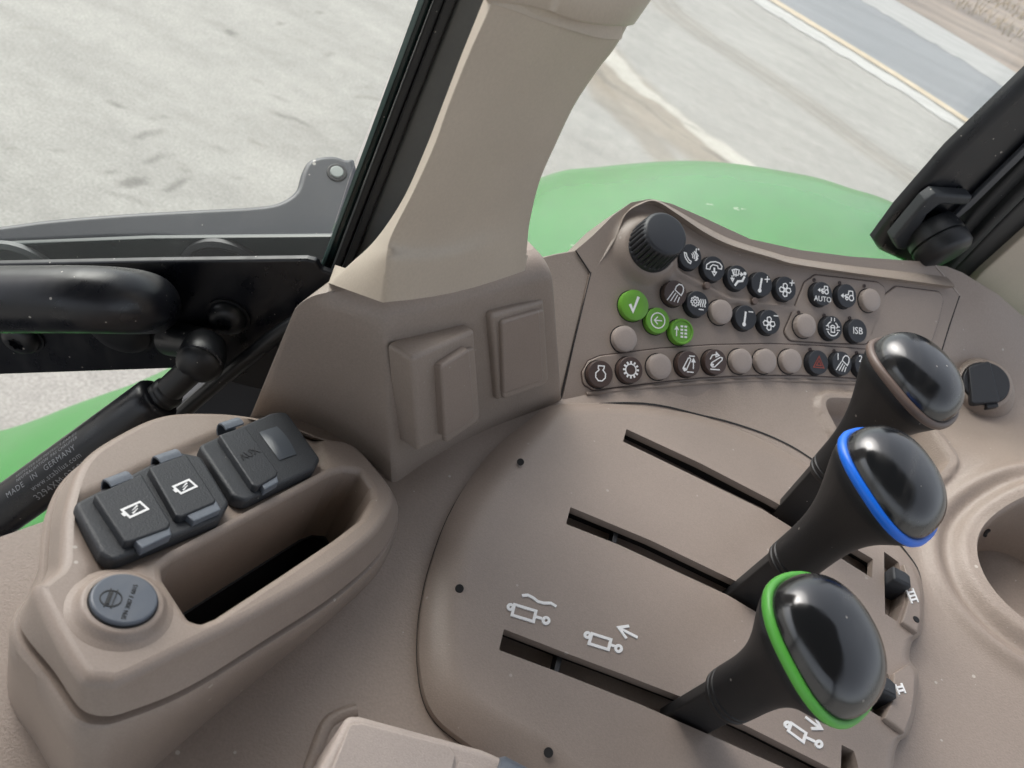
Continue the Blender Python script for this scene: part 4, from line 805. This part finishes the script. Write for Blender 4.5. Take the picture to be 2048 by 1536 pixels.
# ================================================================== ARMREST CONTROLLER CORNER (bottom edge)
zr = CAMZ - .318; RF = Fr(Z(800, 1500, zr), (1, 0, 0), (.05, -.05, 1))
arm = empty('armrest_module', RF.o - np.array([0, 0, .06]), 'light brown armrest module with inset pad and dark thumb roller', 'armrest')
MB().slab(RF, rc(RF.pxs([(695, 1430), (720, 1430), (965, 1497), (1000, 1512), (1060, 1560), (1100, 1640), (1000, 1800), (560, 1760), (640, 1536)]), .004, 5), -.07, 0, .003, 4).build('shell', M_pad, arm, 40)
MB().slab(RF, rc(RF.pxs([(700, 1446), (725, 1446), (895, 1490), (912, 1512), (880, 1640), (850, 1720), (600, 1700), (655, 1560)], .001), .003, 5), -.001, .0013, .0008, 3).build('pad', M_pad, arm, 40)
MB().slab(RF, rc(RF.pxs([(918, 1522), (945, 1528), (955, 1538), (930, 1640), (890, 1640)], .001), .001, 3), -.001, .0005, .0004, 2).build('cover', M_pad, arm, 40)
cc = RF.at(*RF.px(1032, 1572, .0), -.004); MB().tube([cc - RF.u * .010 , cc - RF.u * .008, cc + RF.u * .008, cc + RF.u * .010], [.008, .0095, .0095, .008], 28).build('thumb_roller', M_capgrey, arm, 40)
# rubber band of moulding beside it
bd_ = cr([Z(a, b, zd - .0014) for a, b in [(612, 1560), (632, 1500), (652, 1452), (678, 1432), (712, 1422)]], 6, False)
MB().tube(bd_, .0036, 14).build('moulding', M_deck, deck, 60)

# ================================================================== BEIGE PILLAR TRIM
dn = nz((.25, -1, 0)); DP = O + np.array([-.1, .37, 0])                    # plane of the door frame; its normal faces the cab
PSH = [0.0]
def DO(px, py, d=0): return onp(px, py, DP + dn * d, dn)
DF = Fr(DP, (1, .25, 0), dn)
def pillar():
    t = empty('pillar_trim', DO(850, 590, .03), 'tall beige plastic trim covering the window pillar', 'pillar trim')
    Lp = [(657, 566), (700, 528), (752, 478), (806, 398), (850, 300), (885, 210), (925, 105), (966, 3), (1010, -110)]
    Cp = [(765, 605), (771, 540), (780, 478), (826, 385), (868, 292), (898, 208), (938, 108), (985, 3), (1030, -110)]
    Rp = [(1050, 541), (1054, 490), (1060, 440), (1080, 360), (1115, 280), (1150, 208), (1195, 140), (1245, 70), (1330, -110)]
    Lc, Cc, Rc = cr(Lp, 6, False), cr(Cp, 6, False), cr(Rp, 6, False); rows = []
    ledge = cr([(700, 500), (785, 503), (880, 508), (950, 480), (985, 430), (1010, 380), (1060, 320)], 4, False)
    def led(x, y):
        lx = np.array([p[0] for p in ledge]); ly = np.array([p[1] for p in ledge]); yy = np.interp(x, lx, ly); return .0045 * float(sm((y - yy + 14) / 28)) if x > 640 else 0
    nrow = len(Lc)
    for i in range(nrow):
        l, c, r = Lc[i], Cc[i], Rc[i]; row = []
        row.append(DO(*l, .042)); row.append(DO(*l, .080))
        for s in (.08, .35, .65, .85, .95): p = l * (1 - s) + c * s; row.append(DO(*p, .080 + .032 * s + led(*p) * s))
        for s in (0, .03, .08, .2, .35, .5, .65, .8, .92, .98, 1.0):
            p = c * (1 - s) + r * s
            if i == 0: p = p + np.array([0, 12 * math.sin(s * math.pi)])
            rnd = .004 * (math.exp(-s / .05)); row.append(DO(*p, .114 - rnd * .5 - .090 * s ** 1.3 + led(*p) * (1 - sm((s - .85) / .15))))
        row.append(row[-1] - dn * .004); rows.append(row)
    # lower hem turns inwards
    hem = [p - dn * .0015 for p in rows[0]]; hem2 = [p - dn * .012 + np.array([0, 0, .003]) for p in rows[0]]; rows = [hem2[:1] + hem2[1:], hem] + rows
    MB().grid(rows).build('lower_trim', M_beige, t, 60)
    # upper sleeve
    edge = [(972, 3), (1030, 8), (1080, 18), (1140, 38), (1200, 50), (1250, 52), (1268, 49)]; top = [(1000, -140), (1060, -140), (1120, -140), (1180, -140), (1250, -140), (1330, -140), (1400, -140)]
    e = cr(edge, 5, False); tp = cr(top, 5, False); rows = []
    def dep(s): return .118 - .094 * s ** 1.3
    n = len(e)
    for k, w in ((0, -.02), (0, .0), (.02, .0022), (.3, .0022), (.7, .0022), (1, .0022)):
        rows.append([DO(*(a * (1 - k) + b * k), dep(i / (n - 1)) + w) for i, (a, b) in enumerate(zip(e, tp))])
    MB().grid(rows).build('upper_trim', M_beige, t, 60)
    e2_ = cr([(975, 5), (1030, 22), (1080, 41), (1141, 60), (1198, 76), (1243, 79)], 6, False); mid = cr([(972, 0), (1030, 5), (1080, 15), (1140, 35), (1200, 48), (1250, 52)], 6, False)
    rows = [[DO(*p, dep(i / (len(e2_) - 1)) - .004) for i, p in enumerate(e2_)], [DO(*p, dep(i / (len(e2_) - 1)) - .0005) for i, p in enumerate(e2_)], [DO(*p, dep(i / (len(e2_) - 1)) - .0005) for i, p in enumerate(mid)]]
    MB().grid(rows).build('collar', M_beige, t, 60)
pillar()

# ================================================================== CAB DOOR at the left
door = empty('cab_door', DO(300, 745), 'black framed glass cab door seen to the left of the pillar', 'door')
def glassmat(name, dust_haze, tint=(1, 1, 1), rf=.8):
    m = bpy.data.materials.new(name); m.use_nodes = True; n = m.node_tree; n.nodes.clear(); N = n.nodes.new; L = n.links.new
    out = N('ShaderNodeOutputMaterial'); tr = N('ShaderNodeBsdfTransparent'); tr.inputs[0].default_value = tuple(tint) + (1,); gl = N('ShaderNodeBsdfGlossy'); gl.inputs['Roughness'].default_value = .02
    fz = N('ShaderNodeLayerWeight'); pw = N('ShaderNodeMath'); pw.operation = 'POWER'; pw.inputs[1].default_value = 5; L(fz.outputs['Facing'], pw.inputs[0])
    mu = N('ShaderNodeMath'); mu.operation = 'MULTIPLY_ADD'; mu.inputs[1].default_value = .9 * rf; mu.inputs[2].default_value = .03 * rf; L(pw.outputs[0], mu.inputs[0])
    mx = N('ShaderNodeMixShader'); L(mu.outputs[0], mx.inputs[0]); L(tr.outputs[0], mx.inputs[1]); L(gl.outputs[0], mx.inputs[2])
    df = N('ShaderNodeBsdfDiffuse'); df.inputs[0].default_value = (.8, .8, .8, 1); tl = N('ShaderNodeBsdfTranslucent'); tl.inputs[0].default_value = (.8, .8, .8, 1); md = N('ShaderNodeMixShader'); md.inputs[0].default_value = .5; L(df.outputs[0], md.inputs[1]); L(tl.outputs[0], md.inputs[2])
    tc = N('ShaderNodeTexCoord'); t = N('ShaderNodeTexNoise'); t.inputs['Scale'].default_value = 7; t.inputs['Detail'].default_value = 5; L(tc.outputs['Object'], t.inputs['Vector']); mr = N('ShaderNodeMapRange'); mr.inputs['To Min'].default_value = dust_haze * .5; mr.inputs['To Max'].default_value = dust_haze * 1.5; L(t.outputs['Fac'], mr.inputs['Value'])
    m2 = N('ShaderNodeMixShader'); L(mr.outputs[0], m2.inputs[0]); L(mx.outputs[0], m2.inputs[1]); L(md.outputs[0], m2.inputs[2]); L(m2.outputs[0], out.inputs[0]); return m
def dstrip(name, A, B, d, th, mat, r=.002, par=None, cap=True):
    f = Fr(DP + dn * d, (1, .25, 0), dn); P = f.pxs(list(A) + list(B)[::-1]); return MB().slab(f, ccw(P), -th, 0, r, 4).build(name, mat, par or door, 50)
Pg = [(-400, 700), (-400, -500), (1020, -500), (838, -5), (750, 222), (700, 350), (652, 500), (640, 560)]
fg = Fr(DP - dn * .004, (1, .25, 0), dn); MB().slab(fg, ccw(fg.pxs(Pg)), -.005, 0, .0005, 1, True).build('glass_pane', glassmat('door_glass', .03, (.97, .99, .98)), door, 30)
def lin(a, b, y0=560, ym=-160): s = (b[0] - a[0]) / (b[1] - a[1]); return [(a[0] + (y - a[1]) * s, y) for y in (y0, 300, 100, ym)]
E0, E1, E2_, E3, E4, E5 = lin((652, 500), (838, 0)), lin((662, 500), (847, 0)), lin((676, 500), (866, 0)), lin((697, 500), (890, 0)), lin((716, 500), (913, 0)), lin((780, 500), (975, 0))
dstrip('ceramic_band', E0, E2_, .0, .002, M_glue)
dstrip('glass_edge', E0, E1, .002, .0015, plastic('glass_edge_green', (.10, .16, .15), .2, 300, 0, .1))
dstrip('seal_strip', E2_, E3, .010, .02, M_seal, .004)
dstrip('seal_strip', E3, E4, .014, .02, M_seal, .004)
dstrip('frame_panel', E4, E5, .008, .02, M_frame, .002)
f2 = Fr(DP + dn * .016, (1, .25, 0), dn)
MB().slab(f2, rc(f2.pxs([(-300, 536), (0, 529), (300, 523), (612, 519), (632, 524), (642, 540), (700, 560), (720, 700), (560, 790), (345, 738), (0, 750), (-300, 757)]), .003, 4), -.0045, 0, .0018, 4).build('lower_frame', M_paint, door, 50)
# grab tube
gp = cr([DO(-300, 606, .075), DO(-100, 601, .075), (DO(60, 599, .075)), DO(175, 599, .073), DO(252, 602, .064), DO(290, 606, .045), DO(300, 610, .02)], 6, False)
MB().tube(gp, .0188, 40).build('grab_handle', M_paint, door, 60, label='thick black round tube handle')
def screw(q, rad, star=True, nm='screw'):
    f = Fr(DP + dn * .016, (1, .25, 0), dn); c = f.px(*q, .006); f = Fr(f.at(*c), f.u, f.n); mb = MB(); rg = [[f.at(a, b, w) for a, b in circ(rad * k, 28)] for k, w in ((1.15, 0), (1.15, .002), (1, .002), (1, .005), (.8, .0085), (.45, .0098))]
    if star: rg.append([f.at(a * k, b * k, .0098) for (a, b), k in zip(circ(rad * .42, 28), [1, .9, .75, .9] * 7)]); rg.append([f.at(a * .9, b * .9, .006) for a, b in [(x * k, y * k) for (x, y), k in zip(circ(rad * .42, 28), [1, .9, .75, .9] * 7)]])
    mb.loft(rg, cap1=True).build(nm, M_mblack, door, 40)
screw((452, 642), .0125); screw((38, 682), .0125); screw((235, 662), .021, False, 'grommet')
# cable behind the strut
MB().tube(cr([DO(760, 560, .03), DO(600, 640, .03), DO(500, 712, .035), DO(400, 795, .04), DO(300, 880, .05), DO(100, 1000, .06)], 6, False), .0052, 14).build('cable', M_mblack, door, 60)
sill = empty('door_sill', DO(450, 800, .0), 'dark grey body panel under the door beside the pod', 'sill panel')
f3 = Fr(DP - dn * .003, (1, .25, 0), dn); MB().slab(f3, rc(f3.pxs([(352, 812), (400, 782), (470, 742), (600, 640), (900, 600), (900, 1000), (560, 1050), (300, 1000), (200, 960)]), .004, 3), -.06, 0, .003).build('panel', M_greyarm, sill, 50)

# gas strut
def strut():
    a = DO(402, 722, .055); b0_ = DO(322, 795, .066); b1 = DO(-90, 1092, .13)
    t = empty('gas_strut', a, 'black gas strut with printed lettering below the door', 'gas strut'); ax = nz(b1 - b0_); Rr = .0158
    L_ = np.linalg.norm(b1 - b0_)
    MB().tube([b0_, b0_ + ax * .0015, b0_ + ax * .004, b0_ + ax * .01, b0_ + ax * L_], [Rr * .75, Rr * .9, Rr, Rr, Rr], 40).build('cylinder', M_paint, t, 50)
    MB().tube([b0_ - ax * .004, b0_ + ax * .002], [Rr * .62, Rr * .66], 30).build('gland', M_mblack, t, 50)
    MB().tube([b0_ - ax * .010, b0_ - ax * .007, b0_ - ax * .0035, b0_], [.0085, .0105, .0105, .0085], 30).build('collar', M_mblack, t, 50)
    MB().tube([a + (b0_ - a) * .1, b0_], [.0088, .0088], 24).build('rod_end', M_mblack, t, 50)
    # ball socket: short drum whose axis points into the door
    dx = nz(dn + np.array([.25, -.1, .25])); mb = MB(); mb.tube([a - dx * .018, a - dx * .016, a - dx * .004, a + dx * .004, a + dx * .008, a + dx * .0105], [.011, .0135, .0145, .0140, .0105, .002], 32).build('ball_socket', M_mblack, t, 50)
    cl = [a + dx * .0045 + (DF.u * math.cos(q) + np.cross(dx, DF.u) * math.sin(q)) * .0138 for q in np.linspace(.4, 3.4, 14)]; MB().tube(cl, .0009, 8).build('retaining_clip', M_paint, t, 50)
    p = a - dx * .02; q = DO(348, 678, .022); MB().tube([q - dn * .01, q, p * .5 + q * .5, p], [.012, .0125, .011, .010], 24).build('ball_stud', M_mblack, t, 50)
    # lettering wrapped on the tube, facing the viewer
    vw = -nz(ray(100, 990)); up = nz(vw - ax * (vw @ ax)); sd_ = np.cross(ax, up)
    lines = [('RESPECTER LES INSTRUCTIONS DE', .0030, -.0145), ('NEUTRALISATION  PAS CHAUFFER', .0030, -.0110), ('MADE   IN   GERMANY', .0052, -.0062), ('www.stabilus.com', .0050, -.0004), ('3294XM 0350N', .0062, .0058), ('310/23 C07', .0062, .0124)]
    Q = DO(330, 870, .07); 
    for tx, sz, off in lines:
        me = text_mesh('lettering', tx, sz, .0, 'LEFT', 1.0, 1.15)
        s0 = .058 if off > -.008 else .054; w_ = max(v.co.x for v in me.vertices)
        for v in me.vertices:
            s_ = s0 + (w_ - v.co.x) ; th = (off * 1.0 - v.co.y) / Rr; n_ = up * math.cos(th) + sd_ * math.sin(th) * SGN; p = b0_ + ax * s_ + n_ * (Rr + .00015); v.co = Vector(p)
        me.materials.append(M_lett); link('lettering', me, t)
SGN = -1; M_lett = plastic('grey_print', (.26, .27, .29), .5, 900, 0, .1)
strut()
# exterior grey arm outside the door with its bolt
def ext_arm():
    f = Fr(DO(300, 478, -.13), (1, .25, 0), nz(dn * .45 + np.array([0, 0, 1]))); t = empty('mirror_arm', f.at(0, 0), 'grey plastic arm curving up outside the door glass', 'exterior arm')
    P = [(-300, 486), (0, 449), (100, 436), (250, 424), (400, 416), (500, 411), (555, 403), (590, 380), (602, 345), (614, 322), (635, 312), (665, 309), (690, 316), (712, 330), (700, 480), (300, 477), (0, 489), (-300, 500)]
    P2_ = [tuple(p) for p in cr(f.pxs(P), 4)]; MB().slab(f, ccw(P2_), -.012, 0, .005, 4, True).build('arm', M_greyarm, t, 50)
    c = f.px(674, 342, .003); g = Fr(f.at(*c, 0), f.u, f.n); MB().slab(g, circ(.0095, 28), -.001, .0012, .001).build('washer', M_mblack, t, 40); MB().slab(g, circ(.0062, 28), .0, .0025, .001).build('bolt', M_chrome, t, 40)
    f = Fr(DP - dn * .035, (1, .25, 0), dn); t = empty('outer_sill', f.at(*f.px(300, 510)), 'dark dusty rubber sill just outside the door glass', 'sill'); 
    MB().slab(f, ccw(f.pxs([(-300, 498), (0, 489), (300, 477), (720, 473), (720, 620), (-300, 620)])), -.004, 0, .001, 2).build('sill', M_glue, t, 40)
    for q, r in (((48, 564), .035), ((455, 560), .034), ((622, 560), .02)):
        c = f.px(*q, .002); g = Fr(f.at(*c), f.u, f.n); MB().loft([[g.at(a, b, w) for a, b in circ(rr, 36)] for rr, w in ((r, 0), (r, .004), (r * .9, .006), (r * .82, .004), (r * .8, .001))], cap1=True).build('grommet', M_frame if q[0] < 400 else M_mblack, t, 50)
ext_arm()

# ================================================================== REAR FENDER
def fender():
    t = empty('rear_fender', O + np.array([.1, 1.0, -.9]), 'glossy bright green rear fender arching outside the windows', 'fender')
    prof = [(-1.75, -2.56), (-1.381, -2.24), (-1.055, -1.864), (-.807, -1.57), (-.45, -1.08), (-.25, -.80), (-.109, -.614), (-.033, -.553), (.103, -.470), (.242, -.420), (.317, -.405), (.401, -.396), (.60, -.41), (.9, -.50), (1.2, -.75)]
    pr_ = cr(prof, 8, False); rows = []
    for i, p in enumerate(pr_):
        tn = nz(pr_[min(i + 1, len(pr_) - 1)] - pr_[max(i - 1, 0)]); nr = np.array([-tn[1], tn[0]])    # outward normal in the x-z plane
        row = []
        for y, k in [(.42, -.10), (.50, -.045), (.60, -.012), (.66, .002), (.68, .012), (.70, .014), (.80, .022), (.92, .026), (1.02, .022), (1.09, .014), (1.125, .007), (1.140, .002), (1.148, -.006), (1.150, -.016), (1.150, -.05), (1.144, -.055), (1.142, -.02)]:
            row.append(O + np.array([p[0] + nr[0] * k, y, p[1] + nr[1] * k]))
        rows.append(row)
    MB().grid(rows).build('skin', M_rgreen, t, 40)
    ln = [r[7] * .5 + r[8] * .5 + np.array([0, 0, .001]) for r in rows]
    MB().tube([r[4] + np.array([0, 0, -.001]) for r in rows], .004, 8).build('bead', M_rgreen, t, 60)
fender()

# ================================================================== RIGHT SIDE WINDOW, POST, HINGE
wn = nz((.48, -.87, 0)); WP = O + np.array([-.05, .56, 0])                 # pane between pillar and post
WF = Fr(WP, (.87, .48, 0), wn)
win = empty('side_window', WF.at(.2, -.3), 'hazy side window pane above the button panel', 'window')
MB().slab(WF, ccw(WF.pxs([(1000, 620), (1010, -200), (2300, -200), (2300, 200), (1850, 540), (1500, 560)])), -.005, 0, .0005, 1, True).build('pane', glassmat('hazy_window_glass', .10, (.97, .99, .98), 1.3), win, 30)  # whitish diffuse veil stands in for reflections hazing this pane
post = empty('window_post', WF.at(.45, -.3), 'black slanting window post at the right with rubber seals', 'window post')
def wstrip(name, A, B, d, th, mat, r=.002, par=None):
    f = Fr(WP + wn * d, (.87, .48, 0), wn); return MB().slab(f, ccw(f.pxs(list(A) + list(B)[::-1])), -th, 0, r, 5).build(name, mat, par or post, 50)
wstrip('post_bar', [(1765, 508), (1753, 488), (1802, 422), (1905, 305), (2048, 168), (2250, -25)], [(1880, 560), (1880, 470), (1934, 412), (2000, 345), (2060, 290), (2300, 80)], .016, .014, M_paint, .009)
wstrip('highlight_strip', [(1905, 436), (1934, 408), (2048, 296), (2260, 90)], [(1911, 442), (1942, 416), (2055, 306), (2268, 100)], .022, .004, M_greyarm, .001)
wstrip('seal_strip', [(1850, 545), (1950, 425), (2058, 314), (2270, 110)], [(1875, 560), (1975, 440), (2075, 335), (2290, 130)], .022, .02, M_seal, .004)
wstrip('seal_strip', [(1872, 560), (1985, 440), (2080, 345), (2290, 140)], [(1888, 565), (1996, 452), (2090, 358), (2300, 150)], .030, .02, M_seal, .004)
wstrip('frame_panel', [(1888, 560), (1996, 452), (2090, 358), (2300, 150)], [(1935, 575), (1966, 545), (2048, 472), (2300, 250)], .026, .03, M_mblack, .003)
hg = empty('window_latch', WF.at(*WF.px(1876, 475)), 'black round hinge knob with bracket at the foot of the window post', 'hinge')
f = Fr(WP + wn * .030, (.87, .48, 0), wn)
MB().slab(f, rc(f.pxs([(1786, 480), (1852, 402), (1872, 388), (1948, 393), (1936, 412), (1880, 410), (1856, 430), (1812, 502), (1796, 500)]), .003, 4), -.012, .0, .003, 4).build('bracket', M_rub, hg, 50)
kc = onp(1868, 470, f.o, f.n); ka = nz(wn + np.array([.55, -.1, -.35])); MB().tube([kc - ka * .01, kc, kc + ka * .006, kc + ka * .007, kc + ka * .008, kc + ka * .009, kc + ka * .020, kc + ka * .024, kc + ka * .0255], [.022, .0245, .0245, .0225, .0225, .025, .0245, .021, .012], 44).build('knob', M_mblack, hg, 50)
tr_ = empty('wall_trim', PL(2030, 560), 'beige wall trim at the right edge behind the console', 'wall trim')
fa_ = Fr(WP + wn * .034, (.87, .48, 0), wn); MB().slab(fa_, ccw(fa_.pxs([(1925, 585), (1966, 545), (2048, 472), (2400, 180), (2500, 700), (2048, 640)])), -.03, 0, .002, 3).build('panel', M_beige, tr_, 50)
# seam on the console wall right of the button panel
sm_ = [onsurf(a, b, zbase) + np.array([0, -.0004, .0006]) for a, b in [(1866, 528), (1890, 556), (1918, 592), (1900, 645), (1880, 712), (1874, 760)]]
MB().tube(cr(sm_[2:], 5, False), .0007, 6).build('seam', M_dark, deck, 60)
MB().tube(cr(sm_[:3], 5, False), .0008, 6).build('seam_edge', M_pad, deck, 60)
sp = [BF.at(*BF.px(a, b, -.001), -.0004) for a, b in [(1181, 545), (1150, 675), (1119, 803)]]; MB().tube(cr(sp, 5, False), .0006, 6).build('seam', M_dark, panel, 60)
sp = [BF.at(*BF.px(a, b, .001), .0004) for a, b in [(1152, 501), (1181, 545)]]; MB().tube(sp, .0005, 6).build('seam', M_dark, panel, 60)

# ================================================================== CAB SHELL round the driver's place, unseen, added for occlusion and reflections
def box(mb, lo, hi):
    x0, y0, z0 = lo; x1, y1, z1 = hi; mb.add([(x0, y0, z0), (x1, y0, z0), (x1, y1, z0), (x0, y1, z0), (x0, y0, z1), (x1, y0, z1), (x1, y1, z1), (x0, y1, z1)], [(0, 3, 2, 1), (4, 5, 6, 7), (0, 1, 5, 4), (1, 2, 6, 5), (2, 3, 7, 6), (3, 0, 4, 7)]); return mb
cz = CAMZ
o = box(MB(), (-1.25, -1.0, cz + .46), (.62, .45, cz + .54)).build('roof', M_head, None, 30); tag(o, 'grey lined cab roof out of view, added to block overhead light', 'roof', kind='structure')  # unseen roof added to block overhead light, its height set for brightness
o = box(MB(), (-1.2, -1.1, cz - 1.35), (.55, .35, cz - 1.30)).build('floor', M_seal, None, 30); tag(o, 'dark rubber cab floor mat', 'floor', kind='structure')
for lb_, (p, q) in zip(('black cab corner post at the far end from the console', 'black cab corner post behind the driver place', 'black cab corner post beyond the left door'), (((-1.2, -1.1, cz - 1.3), (-1.12, -1.02, cz + .46)), ((.50, -1.1, cz - 1.3), (.60, -1.0, cz + .46)), ((-1.2, .40, cz - 1.3), (-1.12, .48, cz + .46)))):
    o = box(MB(), p, q).build('cab_post', M_mblack, None, 30); tag(o, lb_, 'post', 'posts of the cab frame')
